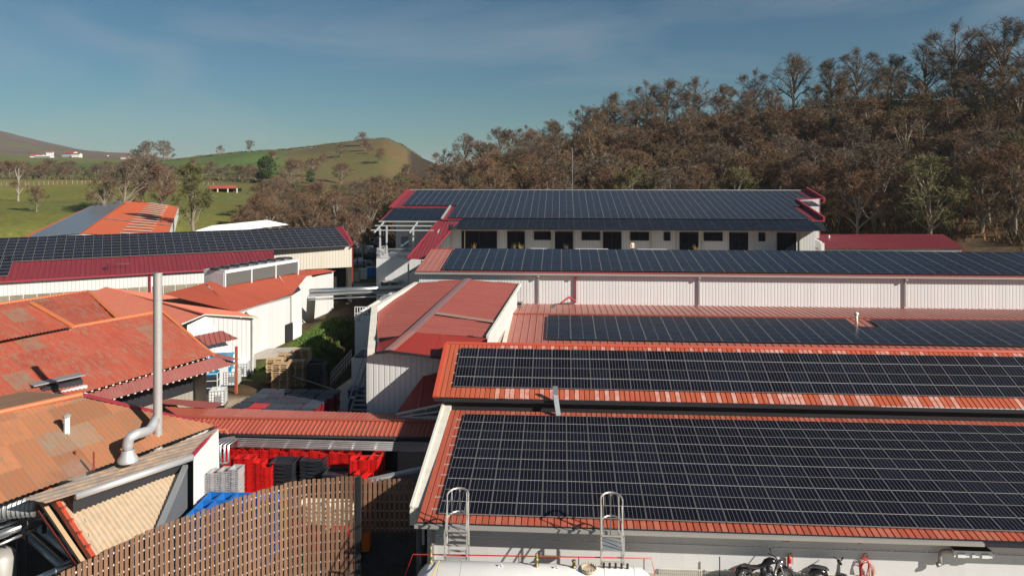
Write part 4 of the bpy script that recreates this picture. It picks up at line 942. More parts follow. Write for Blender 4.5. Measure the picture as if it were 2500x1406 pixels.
# ---- low link roof with the pipes, red crates below it
Rr=wroot('link_shed','low shed with glossy red ribbed roof crossing between workshop and warehouses','shed',(-14,40,0))
f1,f2,r1,r2,b1,b2=Z(462,1056,2.6),Z(1066,1067,2.6),Z(440,1019.5,2.9),Z(1085,1030,2.9),Z(400,992,2.72),Z(1000,1011,2.72)
mb=MB(); sheet(mb,[f1,f2,r2,r1],f1,f2,.25,.04,RIB); sheet(mb,[r1,r2,b2,b1],f1,f2,.25,.02,RIB); mb.build('roof',roofmat('red_link_sheet',(.44,.10,.06),.35,.1,1,40,streak=(.5,.2,.13),samt=.5),Rr)
mb=MB(); mb.beam(r1+V(0,0,.05),r2+V(0,0,.05),.22,.05); mb.build('ridge_cap',m_rust,Rr)
mb=MB(); mb.beam(f1+V(0,-.05,-.06),f2+V(0,-.05,-.06),.12,.12); mb.build('gutter',m_dark,Rr)
mb=MB(); mb.walls([(f1.x,40.4,2.5),(-6.2,40.2,2.5)],0); mb.build('wall',m_dark,Rr)  # back wall coloured dark to imitate the unlit space behind the crates
mb=MB(); P=[Z(345,980,2.95),Z(520,999,2.72),Z(545,985,2.6),Z(400,972,2.9)]; sheet(mb,P,P[1],P[2],.2,.04,WAVE); mb.build('roof',m_redporch,Rr)
mb=MB(); q=Z(985,1150,1.2); q=V(q.x,39.0,1.2); a=Y(970,1150,39); b=Y(1040,1150,39); mb.box(((a.x+b.x)/2,39.1,1.2),(b.x-a.x,.08,2.2)); mb.build('door',m_gutter,Rr)
mb=MB()
for px in (965,1046): a=Y(px,1100,38.6); mb.box((a.x,38.6,1.2),(.1,.1,2.7))
mb.build('post',m_dark,Rr)
Pp=wroot('pipe_bundle','bundle of silver insulated pipes running under the eave of the red link roof','pipes',(-14,38,0))
for k in range(5):
    mb=MB(); y=38.45-.21*k; z=2.42-.02*k
    c=Y(517+10*k,1086,34.7); c2=Y(519+10*k,1138-3*k,34.7); c3=Y(496,1150-4*k,34.5)
    mb.tube([(-6.3,y,z),(-17.75+.05*k,y,z),(-17.2+.12*k,y-.6,z+.3),c+V(.25,.5,.12),c,c2,c2+V(-.08,0,-.08),c3],.058,8); mb.build('pipe',m_insul,Pp,True)
mb=MB()
for k in range(9): x=-16.8+k*1.2; mb.box((x,38.0,2.34),(.06,.9,.05))
mb.build('bracket',m_galv,Pp)
mb=MB(); a=Z(500,1062,4.2); mb.tube([Z(505,1062,3.9),Z(520,1052,4.1),Z(550,1048,4.0),Z(556,1058,3.9)],.05,8); wobj(mb,'gas_pipe',m_orange,'short bent orange gas pipe at the corner of the workshop roof','pipe',True)
a,b=Z(900,1172,2.2),Z(1035,1142,2.4); mb=MB(); mb.beam(a,b,.3,.12); wobj(mb,'roof_edge',m_galv,'pale grey metal roof edge behind the gate of the slatted fence','roof edge')
# ---- mossy red tiled buildings
Mm=wroot('workshop','long workshop with mottled mossy red tiled roof and a porch on posts','workshop',(-26,42,0))
mr,ml,er,el=Z(395,760,7.5),Z(-140,862,7.5),Z(522,868,5.2),Z(-160,1062,5.2)
mb=MB(); sheet(mb,[el,er,mr,ml],el,er,.2,.045,WAVE); mb.build('roof',m_mossy,Mm)
mb=MB(); mb.beam(mr,er,.2,.12); mb.tube([Z(172,800,7.52),mr],.13,8); mb.build('ridge_tiles',m_orange,Mm,False)
mb=MB(); po=[Z(120,982,5.0),Z(526,872,5.0),Z(584,886,4.35),Z(170,1004,4.35)]; sheet(mb,[po[3],po[2],po[1],po[0]],po[3],po[2],.18,.04,WAVE); mb.build('porch_roof',m_redporch,Mm)
mb=MB(); po2=[Z(508,857,5.3),Z(590,878,4.7),Z(560,879,4.75),Z(500,866,5.1)]; mb.face(po2,[(0,0)]*4); mb.build('porch_roof',m_redporch,Mm)
mb=MB(); k=0
for a,b in ((el,er),(po[3],po[2])):
    n=int((b-a).length/.4)
    for i in range(n): c=a.lerp(b,i/n); mb.box(c+V(.02,-.04,-.02),(.12,.04,.05),math.atan2((b-a).y,(b-a).x))
mb.build('eave_filler',m_trim,Mm)
d_=(er-el).normalized(); pn=V(d_.y,-d_.x,0)
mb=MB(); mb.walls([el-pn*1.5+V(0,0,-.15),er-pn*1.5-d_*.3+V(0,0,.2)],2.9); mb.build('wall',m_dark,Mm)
mb=MB(); mb.walls([el-pn*1.45+V(0,0,-2.3),er-pn*1.45-d_*.3+V(0,0,-2.3)],.5); mb.walls([er-pn*.3-d_*.3+V(0,0,-.1),mr-d_*.3],.5); mb.build('wall',wallmat('grey_cladding',(.30,.27,.22),.3),Mm)
for px,py in ((577,962),(424,1000)):
    q=Z(px,py,.9); mb=MB(); mb.box((q.x,q.y,2.55),(.16,.16,3.5)); mb.build('post',mat('salmon_steel',(.42,.10,.06),.5),Mm)
mb=MB(); q=Z(496,985,.9); mb.box((q.x,q.y,2.5),(.22,.2,3.4)); mb.box((q.x-.4,q.y,2.2),(.1,.1,2.4)); mb.build('downpipe',m_trim,Mm)
mb=MB(); q=Z(325,985,3.0); mb.tube([(q.x,q.y,2.6),(q.x,q.y,4.6)],.06,6); mb.tube([Z(240,985,3.2),Z(405,948,3.4)],.05,6); mb.tube([Z(240,995,3.0),Z(405,962,3.1),Z(408,985,2.6)],.06,6); mb.build('railing',m_whitep,Mm)
mb=MB(); a,b=Z(75,940,5.9),Z(200,913,5.9); mb.beam(a,b,.7,.06); mb.build('monitor_roof',m_galv,Mm)
mb=MB(); c=(a+b)/2; an=math.atan2((b-a).y,(b-a).x); mb.box(c+pn*.35+V(0,0,-.30),((b-a).length*.8,.3,.30),an,1); mb.box(c+pn*.5+V(0,0,-.72),((b-a).length*.85,.6,.55),an); mb.build('monitor_wall',[m_white,m_dark],Mm)
M3=wroot('workshop','higher mossy red tiled roof at the left edge with an orange verge','workshop',(-34,46,0))
c1,c2,c3,c4=Z(75,741,8.9),Z(-140,775,8.9),Z(-140,860,7.7),Z(176,798,7.7)
mb=MB(); sheet(mb,[c3,c4,c1,c2],c3,c4,.2,.045,WAVE); mb.build('roof',m_mossy,M3)
mb=MB(); mb.beam(c1+V(0,0,.04),c4+V(0,0,.04),.34,.12); mb.build('verge',m_orange,M3); mb=MB(); mb.walls([c4+V(-.2,.2,-.1),c1+V(-.2,.1,-.1),c2],1); mb.build('wall',m_plain,M3)
M4=wroot('workshop','mossy red tiled roof with orange verge, left of the coral barn roof','workshop',(-33,48,0))
e1,e2,e3,e4,e5=Z(-140,762,8.6),Z(215,712,8.6),Z(286,778,7.45),Z(176,797,7.4),Z(-140,858,7.3)
mb=MB(); sheet(mb,[e5,e4,e3,e2,e1],e5,e4,.2,.045,WAVE); mb.build('roof',m_mossy,M4)
mb=MB(); mb.beam(e2+V(0,0,.04),e3+V(0,0,.04),.22,.12); mb.tube([e1,e2],.12,8); mb.build('verge',m_orange,M4); mb=MB(); mb.walls([e3+V(-.1,0,-.1),e2+V(-.1,0,-.1),e1],1); mb.build('wall',m_plain,M4)
# ---- barn with coral roof
K1=wroot('barn','white gabled barn with coral red roof beside the yard','barn',(-28,58,0))
n1,f_,eR,eL=Z(500,768,6.0),Z(260,703,6.0),Z(632,776,5.45),Z(443,792,5.45)
g1=Z(576,760,5.5); g2=Z(397,718,5.6); g3=Z(190,722,5.5)
mb=MB(); sheet(mb,[n1,eR,g1,g2,f_],n1,f_,.3,.03,RIB); sheet(mb,[eL,n1,f_,g3,Z(235,765,4.9),Z(330,792,4.9)],n1,f_,.3,.03,RIB); mb.build('roof',m_coral,K1)
mb=MB(); mb.beam(n1,f_,.2,.08); mb.build('ridge_cap',m_rust,K1)
w1,w2,wn=eL+V(.35,.15,-.1),eR+V(-.5,.1,-.1),n1+V(.05,.25,-.12)
mb=MB(); mb.wall([(w1.x,w1.y,.5),(w2.x,w2.y,.5),w2,wn,w1]); mb.walls([w2,w2+V(-2.5,4,0)],.5); mb.build('wall',m_cream,K1)
mb=MB(); nw=(w2-w1).cross(V(0,0,1)).normalized(); nw=nw if nw.y<0 else -nw; A_=[PL(476,820,w1+nw*.05,nw),PL(506,844,w1+nw*.9,nw),PL(583,827,w1+nw*.9,nw),PL(541,807,w1+nw*.05,nw)]; sheet(mb,A_,A_[1],A_[2],.35,.05,RIB); mb.build('awning',m_redporch,K1)
mb=MB(); mb.tube([eL,n1,eR],.05,5); mb.beam(w2+V(0,-.1,0),V(w2.x,w2.y-.1,.6),.1,.1); mb.build('gutter',m_trim,K1)
# ---- barn with chiller on its roof
K2=wroot('barn','white ribbed barn with rust red roof carrying the long chiller, beside the stream','barn',(-26,66,0))
h1,h2,h3,h4,h5,h6=Z(577,761,5.5),Z(711,721,5.5),Z(748,675,6.3),Z(677,664,7.0),Z(499,692,7.0),Z(397,718,6.6)
mb=MB(); sheet(mb,[h1,h2,h4,h5],h1,h2,.3,.03,RIB); sheet(mb,[h2,h3,h4],h1,h2,.3,.03,RIB); sheet(mb,[h1,h5,h6],h1,h2,.3,.03,RIB); sheet(mb,[h3,Z(820,662,5.9),Z(790,657,6.2),h4],h1,h2,.3,.03,RIB); mb.build('roof',m_rust,K2)
k1,k2,k3,k4=h1+V(.2,.25,-.1),h2+V(-.1,.2,-.1),Z(737,682,6.0),Z(814,663,5.8)
mb=MB(); mb.walls([k1,k2],.3); mb.walls([k2,V(k2.x+.3,k2.y+2,5.7)],.3); mb.walls([V(k2.x+.3,k2.y+2,5.7),V(k3.x,k3.y,5.9),k4],-.6); mb.build('wall',m_cream,K2)
mb=MB(); a=k2+V(0,-.1,0); mb.beam(a,V(a.x,a.y,.4),.14,.14); mb.beam(h1+V(0,-.03,-.05),h2+V(0,-.03,-.05),.1,.1); mb.build('gutter',m_gutter,K2)
dr=(k2-k1).normalized(); mb=MB(); c=Z(653,842,.9); pp=k1+dr*((c-k1).dot(dr)); pp.z=0
mb.beam(V(pp.x,pp.y,1.7)+V(.1,-.16,0)-dr*.6,V(pp.x,pp.y,1.7)+V(.1,-.16,0)+dr*.6,.05,2.6); mb.build('door',m_black,K2)
mb=MB(); mb.beam(V(pp.x,pp.y,1.65)+V(.1,-.2,0)+dr*.7,V(pp.x,pp.y,1.65)+V(.1,-.2,0)+dr*2.2,.06,2.4); mb.build('sliding_door',m_white,K2)
a=Z(738,700,5.0); mb=MB(); mb.tube([Z(775,710,3),Z(775,694,3.6),Z(788,690,3.6)],.05,5); mb.build('conduit',m_gutter,K2)
c0,c1_=Z(549,700,6.7),Z(727,667,6.7); ax=(c1_-c0).normalized(); px_=V(-ax.y,ax.x,0)
Cc=wroot('chiller','long white rooftop chiller with eight dark fans on the rust red barn roof','chiller',tuple(c0))
mb=MB(); mid=(c0+c1_)/2; L_=(c1_-c0).length; an=math.atan2(ax.y,ax.x)
mb.box(mid+px_*1.2+V(0,0,.6),(L_,2.3,1.1),an); mb.build('coil_case',mat('chiller_grille',(.12,.12,.11),.6,.3,.2,8),Cc)
mb=MB(); mb.box(mid+px_*1.2+V(0,0,1.28),(L_+.1,2.5,.26),an)
for t in (0,.333,.666,1): mb.box(c0.lerp(c1_,t)+V(0,0,.5)-px_*.02,(.12,.12,1.3),an)
mb.box(c0+px_*1.2+V(0,0,.6)-ax*.06,(.06,2.3,1.2),an); mb.build('frame',m_white,Cc)
for k in range(8): mb=MB(); c=c0.lerp(c1_,(k+.5)/8)+px_*1.2+V(0,0,1.42); mb.lathe([(0,.05),(.72,.05),(.78,.14),(.84,0)],c,16); mb.build('fan',m_dark,Cc)
# ---- F : long burgundy shed with panels
F=wroot('long_shed','long angled shed with burgundy roof and a band of solar panels','shed',(-40,75,0))
RR,RL=Z(835,553.5,10),Z(-160,587.5,10); d_=(RR-RL).normalized(); pn=V(d_.y,-d_.x,0); vd=(pn+V(0,0,-.26)).normalized(); nF=d_.cross(vd); nF=nF if nF.z>0 else -nF
fp=lambda x,y: PL(x,y,RR,nF)
v862,v668,v672=fp(862,598),fp(666,603),fp(673,650); vL=v668-d_*((v668-RL).dot(d_)); eLf=v672-d_*((v672-RL).dot(d_))
mb=MB(); sheet(mb,[vL,v862,RR,RL],RL,RR,.42,.04,RIB); sheet(mb,[eLf,v672,v668,vL],RL,RR,.42,.04,RIB); sheet(mb,[RL,RR,RR-pn*7+V(0,0,-1.8),RL-pn*7+V(0,0,-1.8)],RL,RR,.42,.04,RIB); rF_=mb.build('roof',m_burg,F)
U=d_; Vv=-vd; o=RR-d_*(1.0)+vd*7.35; ncol=50; o=o-U*(ncol*.84)+nF*.1
me_f=panel_mesh(.82,1.755,.012,m_cellsF,m_frame)
array(rF_,o,U,Vv,nF,ncol,4,me_f,.82,1.755,.02)
pL=fp(20,676); o2=pL-U*(10*.84)+nF*.1; array(rF_,o2,U,Vv,nF,10,3,me_f,.82,1.755,.02,name='solar_panel')
mb=MB(); mb.walls([v668-pn*.2+V(0,0,-.12),v862-pn*.2-d_*.1+V(0,0,-.12)],5.7); mb.walls([v862-pn*.2-d_*.1,RR-d_*.1],1); mb.build('wall',m_ivory,F,label='ivory ribbed wall under the short eave')
mb=MB(); wA,wB=eLf-pn*.4,v672-pn*.4; mb.walls([wA,wB],0); mb.walls([wB+V(0,0,-.6),v862-pn*2.5-d_*4+V(0,0,-2.9)],.5); mb.build('wall',m_cream,F)
mb=MB(); mb.walls([v862-pn*2.3-d_*4.6+V(0,0,-2.6),v862-pn*2.3-d_*.2+V(0,0,-2.6)],.5); mb.build('opening',m_black,F)  # black sheet stands in for the shaded interior of the open bay
mb=MB(); mb.beam(v862-pn*.3+V(0,0,-.1),V((v862-pn*.3).x,(v862-pn*.3).y,1),.14,.14); mb.build('post',m_steelred,F)
mb=MB(); mb.beam(eLf,v672,.1,.14); mb.beam(v668,v862,.12,.16); mb.beam(v862,RR,.3,.1); 
mb.build('gutter',m_burgtrim,F)
for px in (16,366): q=fp(px,685 if px<50 else 668); mb=MB(); mb.beam(V(q.x,q.y,q.z)-pn*.35,V(q.x,q.y,1)-pn*.35,.16,.16); mb.build('downpipe',m_burgtrim,F)
Lw=(wB-wA).length; n=int(Lw/1.05)
m_pane=mat('dusty_window_glass',(.20,.175,.13),.35,0,.35,.6,(.45,.38,.26),.7,.4)
for i in range(n):
    a=wA+d_*(i*1.05+.06); pxx=0
    mb=MB(); c=a+d_*.5; mb.box((c.x+pn.x*.03,c.y+pn.y*.03,5.0),(.96,.04,1.25),math.atan2(d_.y,d_.x)); mb.build('window',m_pane,F)
mb=MB(); q=fp(263,660); mb.tube([q+V(0,0,-1.8),q+V(0,0,.6),q+V(1.5,1.2,.5)],.05,5); mb.tube([q+V(-.3,0,0),q+V(-.3,0,.3)],.08,5); mb.build('vent_pipe',m_dark,F)
# ---- G : distant barn
def D(x,y,k): return _C+ray(x,y)*k
G=wroot('field_barn','distant barn with orange red roof, pale skylights and a grey panelled slope','barn',tuple(D(300,560,130)))
q1,q2,q3,q4=D(200,572,108),D(320,487,172),D(436,506,166),D(408,580,112)
mb=MB(); sheet(mb,[q1,q4,q3,q2],q1,q2,.9,.03,RIB); mb.build('roof',mat('orange_red_paint',(.50,.105,.04),.55,0,.05),G)
s1,s2=D(46,585,110),D(216,505,160); s3=D(300,489,172)
mb=MB(); sheet(mb,[q1,q2,s2,s1],q1,q2,.9,.03,RIB); mb.build('roof',mat('orange_red_paint',(.50,.105,.04),.55,0,.05),G)
mb=MB(); up=V(0,0,.12); i0,i1,i2,i3=q1.lerp(s1,.9)+up,q2.lerp(s2,.93)+up,q2.lerp(s2,.03)+up,q1.lerp(s1,.03)+up
for r_ in range(6):
    for c_ in range(24):
        f=lambda a,b:(i0.lerp(i3,a)).lerp(i1.lerp(i2,a),b)
        a0,a1,b0,b1=r_/6,(r_+.96)/6,c_/24,(c_+.97)/24; mb.face([f(a0,b0),f(a0,b1),f(a1,b1),f(a1,b0)])
mb.build('solar_panel',mat('grey_reflecting_panel',(.20,.21,.23),.3,.2,.08,.05),G)
msk=mat('cream_skylight',(.62,.50,.38),.4)
for k in range(15):
    mb=MB(); t=.04+k*.066; a=q1.lerp(q2,t); b=q4.lerp(q3,t); mb.beam(a.lerp(b,.42)+V(0,0,.15),a.lerp(b,.78)+V(0,0,.15),.9,.04); mb.build('skylight',msk,G)
mb=MB()
mb.beam(q1.lerp(q2,.33)+up,q4.lerp(q3,.30)+up,.5,.05); mb.build('cable_tray',m_galv,G)
mb=MB(); mb.walls([q4,q3],1); mb.walls([s1,q1,q4],1); mb.build('wall',m_white,G)
a=D(478,563,112); b=D(582,563,118); c=D(518,551,114); c2=c+V(3,14,0)
Tn=wroot('marquee','white marquee roof between the long burgundy shed and the field','marquee',tuple(a)); mb=MB(); mb.face([a,b,c]); mb.face([b,b+(c2-c),c2,c]); mb.face([a,c,c2,a+(c2-c)]); mb.build('roof',mat('white_canvas',(.8,.79,.76),.7),Tn); mb=MB(); mb.walls([a,b],1.5); mb.build('wall',m_white,Tn)
a,b,c,e=D(505,462,245),D(580,460,245),D(576,453,252),D(512,453,252)
Sh=wroot('field_shed','small open fronted field shed with red roof on the green slope','shed',tuple(a)); mb=MB(); sheet(mb,[a,b,c,e],a,b,.8,.05,RIB); mb.build('roof',m_rust,Sh)
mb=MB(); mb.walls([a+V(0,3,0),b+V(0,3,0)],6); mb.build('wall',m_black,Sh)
for t in (.02,.35,.68,.98): q=a.lerp(b,t); mb=MB(); mb.beam(q,q+V(0,0,-2.0),.3,.3); mb.build('post',m_trim,Sh)
# far houses on the slope at left
def house(px,py,k,w,h,dp,rz,label,rc=m_rust):
    w,h,dp=w*.75,h*.75,dp*.75
    q=D(px,py,k); t=thing('house',label,'house',q,rz); mb=MB(); mb.box((0,0,h/2-.5),(w,dp,h+1)); mb.build('wall',m_white,t)
    mb=MB(); e=.6; z=h; r=h+dp*.22
    mb.face([(-w/2-e,-dp/2-e,z-.1),(w/2+e,-dp/2-e,z-.1),(w/2+e,0,r),(-w/2-e,0,r)]); mb.face([(-w/2-e,dp/2+e,z-.1),(w/2+e,dp/2+e,z-.1),(w/2+e,0,r),(-w/2-e,0,r)][::-1]); mb.build('roof',rc,t)
    mb=MB(); mb.face([(-w/2,-dp/2,z),(-w/2,dp/2,z),(-w/2,0,r-.1)]); mb.face([(w/2,-dp/2,z),(w/2,0,r-.1),(w/2,dp/2,z)]); mb.build('gable',m_white,t)
house(92,389,820,16,5,12,.2,'white farmhouse with pale red roof left of the long white sheds'); house(108,388,800,26,3.2,8,-.1,'long low white shed on the far slope below the farmhouse',m_white)
house(122,380,900,9,5,8,.3,'small white house behind the far white farmhouse'); house(172,382,880,22,5,12,-.25,'wide white house with red roof right of the farmhouse'); house(188,383,870,12,4,9,.1,'lower white house right next to the wide red roofed one')
house(356,386,690,8,7,8,.3,'tall white house with red roof among trees on the crest'); house(260,384,1100,7,3,6,0,'tiny white house between the wide house and the crest'); house(307,388,900,12,3,8,0,'low red roofed building left of the crest house'); house(56,362,1300,7,4,6,0,'lone white house high on the brown hillside')
q=D(665,451,322); house(665,454,320,3.2,2.2,2.5,.4,'tiny orange roofed hut beside the dark evergreen tree',m_orange)
# hedge posts: field fence
mb=MB(); FF=wroot('field_fence','pale post fence crossing the green field at left','fence',tuple(spot(100,300)))
for k in range(48): p=spot(-20+k*11.5+random.uniform(-2,2),286); mb=MB(); mb.box(p+V(0,0,.5),(.10,.10,1.2)); mb.build('post',m_wood,FF)
# ---- pipe bridge over the stream
a,b=V(-24.2,69.5,4.9),V(-15.4,72.5,4.9)
Pb=wroot('pipe_bridge','silver pipe bridge crossing over the stream between barn and hall','pipe bridge',tuple(a))
for k,(dz,dy,r_) in enumerate(((.45,0,.18),(.42,.45,.18),(.05,-.1,.13),(-.35,-.1,.09),(.0,.4,.12))): mb=MB(); mb.tube([a+V(0,dy,dz),b+V(0,dy,dz)],r_,10); mb.build('pipe',m_insul,Pb,True)
mb=MB(); mb.beam(a+V(0,.2,.15),b+V(0,.2,.15),1.0,.08); mb.build('tray',m_galv,Pb)
mb=MB(); mb.beam(a+V(.3,-.2,-.1),Z(756,800,.6),.8,.25); mb.build('duct',m_galv,Pb)
# ---- structures between stream and hall
Bk=wroot('service_tower','white service block with steel railing and duct beside the hall wall','service block',(-14.5,56,0))
a,b=Y(868,770,57),Y(912,770,57); mb=MB(); mb.box(((a.x+b.x)/2,58,2.3),(b.x-a.x,2.4,5.6)); mb.build('wall',m_plain,Bk)
mb=MB()
for z in (5.2,5.7,6.2): mb.beam((a.x,56.8,z),(b.x,56.8,z),.06,.06)
for k in range(8): x=a.x+(b.x-a.x)*k/7; mb.beam((x,56.8,5.1),(x,56.8,6.2),.05,.05)
mb.build('railing',m_white,Bk)
mb=MB(); mb.tube([(b.x-.3,64,6.0),(a.x+.3,57.2,5.6),(a.x+.2,56.7,5.2)],.2,8); mb.build('duct',m_trim,Bk,True)
mb=MB(); mb.box((b.x+.1,62,5.6),(1.3,1.8,1.2)); mb.box((b.x-.3,66,5.3),(1.2,1.4,1.0)); mb.build('plant_unit',m_galv,Bk)
a2,b2=Y(858,850,50),Y(895,850,50); mb=MB(); mb.box(((a2.x+b2.x)/2,51.5,1.6),(b2.x-a2.x,3,4.6)); mb.box(((a2.x+b2.x)/2,51.2,3.95),(b2.x-a2.x-.3,2,.1),mi=1); mb.build('wall',[m_plain,m_dark],Bk,label='lower white block in front')
St=wroot('outside_stair','dark grey outside stair with metal treads against the hall wall','stair',(-12.8,47,0))
mb=MB()
for k in range(20): mb.box((-12.75+.0*k,44.6+k*.36,.9+k*.19),(1.0,.24,.05))
mb.build('tread',m_galv,St)
mb=MB(); mb.beam((-13.3,44.4,.8),(-13.3,51.8,4.6),.06,.25); mb.beam((-13.3,44.4,1.8),(-13.3,51.8,5.6),.05,.05); mb.beam((-12.2,44.4,.8),(-12.2,51.8,4.6),.06,.25); mb.build('stringer',m_gutter,St)
Rl=wroot('ramp_railing','thin grey steel railing beside the concrete ramp along the stream','railing',(-15,50,0))
pts=[Z(708,915,2.0),Z(850,962,1.4),Z(808,912,1.9),Z(858,850,2.2)]
mb=MB(); mb.beam(pts[0],pts[1],.05,.05); mb.build('top_rail',m_gutter,Rl)
A1,B1=Z(808,945,1.0),V(-17.3,60,1.0)
for dz in (.35,.7,1.05): mb=MB(); mb.beam(A1+V(0,0,dz),B1+V(0,0,dz),.04,.04); mb.build('rail',m_gutter,Rl)
for k in range(12): q=A1.lerp(B1,k/11); mb=MB(); mb.beam(q,q+V(0,0,1.05),.05,.05); mb.build('baluster',m_gutter,Rl)
rmp=MB(); rmp.face([(-16.6,50,.95),(-13.6,50,.95),(-14.6,62,-.3),(-17.2,62,-.3)],[(0,0)]*4); rmp.face([(-19,42.4,.92),(-12,42.4,.92),(-12,50,.95),(-19,50,.95)],[(0,0)]*4); o_=rmp.build('pavement',m_conc); o_['kind']='structure'
mb=MB(); mb.box(Z(670,858,1.5)+V(0,0,-.5),(3.6,2.2,1.1),.3); wobj(mb,'loading_ramp',m_conc,'beige concrete loading ramp at the barn door','ramp')
# ================================================================ yard and foreground things
def crate_mesh(w,d,h,mat_,name='crate',taper=.04,rim=.02):
    mb=MB(); t=taper; ring=lambda z,k:[(-w/2+k,-d/2+k,z),(w/2-k,-d/2+k,z),(w/2-k,d/2-k,z),(-w/2+k,d/2-k,z)]
    o0,o1,r0,r1,i1,i0=ring(0,t),ring(h-.05,.012),ring(h-.05,-rim),ring(h,-rim),ring(h,.02),ring(.03,t+.02)
    for a,b in ((o0,o1),(o1,r0),(r0,r1),(r1,i1),(i1,i0)):
        for k in range(4): mb.face([a[k],a[(k+1)%4],b[(k+1)%4],b[k]])
    mb.face(o0[::-1]); mb.face(i0)
    mb.box((0,-d/2-rim-.005,h-.08),(w*.35,.02,.06)); mb.box((0,d/2+rim+.005,h-.08),(w*.35,.02,.06))
    return mb.mesh(name,mat_)
def put(name,me,loc,rz,label,cat,group):
    o=bpy.data.objects.new(name,me); link(o); o.location=loc; o.rotation_euler=(0,0,rz); return tag(o,label,cat,group)
def merged(name,me,places,label,cat):
    mb=MB()
    for (p,rz) in places:
        T=Matrix.Translation(p)@Matrix.Rotation(rz,4,'Z'); k=len(mb.v); mb.v+=[tuple(T@v.co) for v in me.vertices]
        for f in me.polygons: mb.f.append(tuple(k+i for i in f.vertices)); mb.uv+=[(0,0)]*len(f.vertices); mb.mi.append(f.material_index)
    o=bpy.data.objects.new(name,mb.mesh(name,list(me.materials))); link(o); tag(o,label,cat,kind='stuff')
rn=random.Random(5)
rc=crate_mesh(.46,.60,.30,m_redp); gc=crate_mesh(.46,.60,.28,m_greyp); bc=crate_mesh(.56,.78,.42,m_bluep); kc=crate_mesh(1.2,.95,.17,m_blackp,taper=.01,rim=.03); 
low=[]
def stack(me,x,y,zb,ztop,step,nind,desc,colr,cat,group,rz=0,lean=0,h=.3):
    n=int((ztop-zb-h)/step); 
    for k in range(n+1):
        z=ztop-h-k*step; jx=rn.uniform(-.012,.012); p=V(x+jx+lean*(z-zb),y+rn.uniform(-.012,.012),z)
        if k<nind: put('crate',me,p,rz+rn.uniform(-.03,.03),('topmost' if k==0 else ordn(k)+' from the top')+' '+colr+' crate, '+desc,cat,group)
        elif me is rc: low.append((p,rz))
        else: low2.append((p,rz)) if me is gc else low3.append((p,rz))
low2=[];low3=[]
for i in range(14):
    x=Y(556+i*24.2,1095,38.0).x; stack(rc,x,37.85,0,2.18+rn.uniform(-.10,.08),.105,7,f'{ordn(i)} stack from the left, back row','red','crate','red crates stacked in the back row',rn.uniform(-.06,.06))
for i,(px,zt) in enumerate(((556,2.2),(587,2.28),(612,2.3),(636,2.1),(655,1.9))):
    x=Y(px,1140,36.4).x; stack(rc,x,36.4,0,zt,.105,9,f'{ordn(i)} stack from the left, middle row','red','crate','red crates stacked in the middle row',rn.uniform(-.08,.08))
for i,(px,yv,zt) in enumerate(((868,36.6,2.3),(892,36.6,2.32),(915,36.8,2.25),(880,35.8,1.9),(900,35.8,1.75),(924,37.6,2.2))):
    x=Y(px,1120,yv).x; stack(rc,x,yv,0,zt,.105,8,f'{ordn(i)} stack of the right hand cluster','red','crate','red crates in the right hand cluster',rn.uniform(-.3,.3))
for i,px in enumerate((500,526,551,577)):
    x=Y(px,1150,33.3).x; stack(gc,x,33.3,0,2.72+.10*i,.10,9,f'{ordn(i)} grey stack from the white wall','grey','crate','grey crates stacked beside the white wall',rn.uniform(-.04,.04),h=.28)
merged('crates',rc,low,'lower red crates of the stacks, nested into each other','crates'); merged('crates',gc,low2,'lower grey crates of the stacks beside the white wall','crates')
for i,(px,yv,zt) in enumerate(((694,36.9,1.98),(768,37.3,2.02),(823,36.6,1.62))):
    x=Y(px,1120,yv).x; n=9
    for k in range(n): put('plastic_pallet',kc,V(x+rn.uniform(-.03,.03),yv+rn.uniform(-.02,.02),zt-.18-k*.19),rn.uniform(-.02,.02),('topmost' if k==0 else ordn(k)+' from the top')+f' black plastic pallet, {ordn(i)} stack from the left among red crates','pallet','black plastic pallets stacked among the red crates')
k=0
for i in range(6):
    for j in range(3):
        x=-15.75+.64*i+.03*j; y=32.45-.86*j
        if x<-11.5:
            for q in range(5): low3.append((V(x,y,1.0-.2*q),0))
            for q in range(2): put('crate',bc,V(x+rn.uniform(-.02,.02),y,1.62-.22*q),rn.uniform(-.03,.03),f'{"upper" if q==0 else "lower"} blue crate, {ordn(j)} row from the back, {ordn(i)} from the white wall','crate','blue crates behind the slatted fence')
merged('crates',bc,low3,'lower blue crates of the stacks behind the slatted fence','crates')
gl=mat('lime_green_plastic',(.36,.42,.08),.5,0,.1); wl_=mat('off_white_plastic',(.60,.54,.42),.5,0,.1); og=mat('bright_orange_plastic',(.75,.16,.01),.45,0,.05)
gcm=crate_mesh(.8,.6,.5,gl); wcm=crate_mesh(1.2,.8,.2,wl_); ocm=crate_mesh(1.0,.8,.9,og); rcm=crate_mesh(.8,.6,.5,m_redp)
for i,(x,y) in enumerate(((-14.6,30.9),(-13.7,31.1),(-12.8,31.3))):
    for k in range(2): put('crate',gcm,V(x,y,.45-.5*k+.0),.1,f'{"upper" if k==0 else "lower"} lime green crate behind the slats, {ordn(i)} from the left','crate','lime green crates behind the slatted fence')
for i,x in enumerate((-11.4,-10.1)):
    for k in range(7): put('crate',wcm,V(x,33.3,1.3-.2*k),0,f'{ordn(k)} cream tray from the top behind the slats, {"left" if i==0 else "right"} stack','crate','cream trays behind the slatted fence')
for i,x in enumerate((-12.0,-10.9,-9.8)):
    for k in range(3): put('crate',rcm,V(x,32.2,.9-.5*k) if i==0 else V(x,32.1,.4-.5*k),0,f'red tub behind the slats, {ordn(i)} from the left, {ordn(k)} from the top','crate','red tubs behind the slatted fence')
put('crate',ocm,V(Y(880,1370,34.0).x,34.0,-.9),.1,'bright orange tub standing just behind the fence post','tub',None)
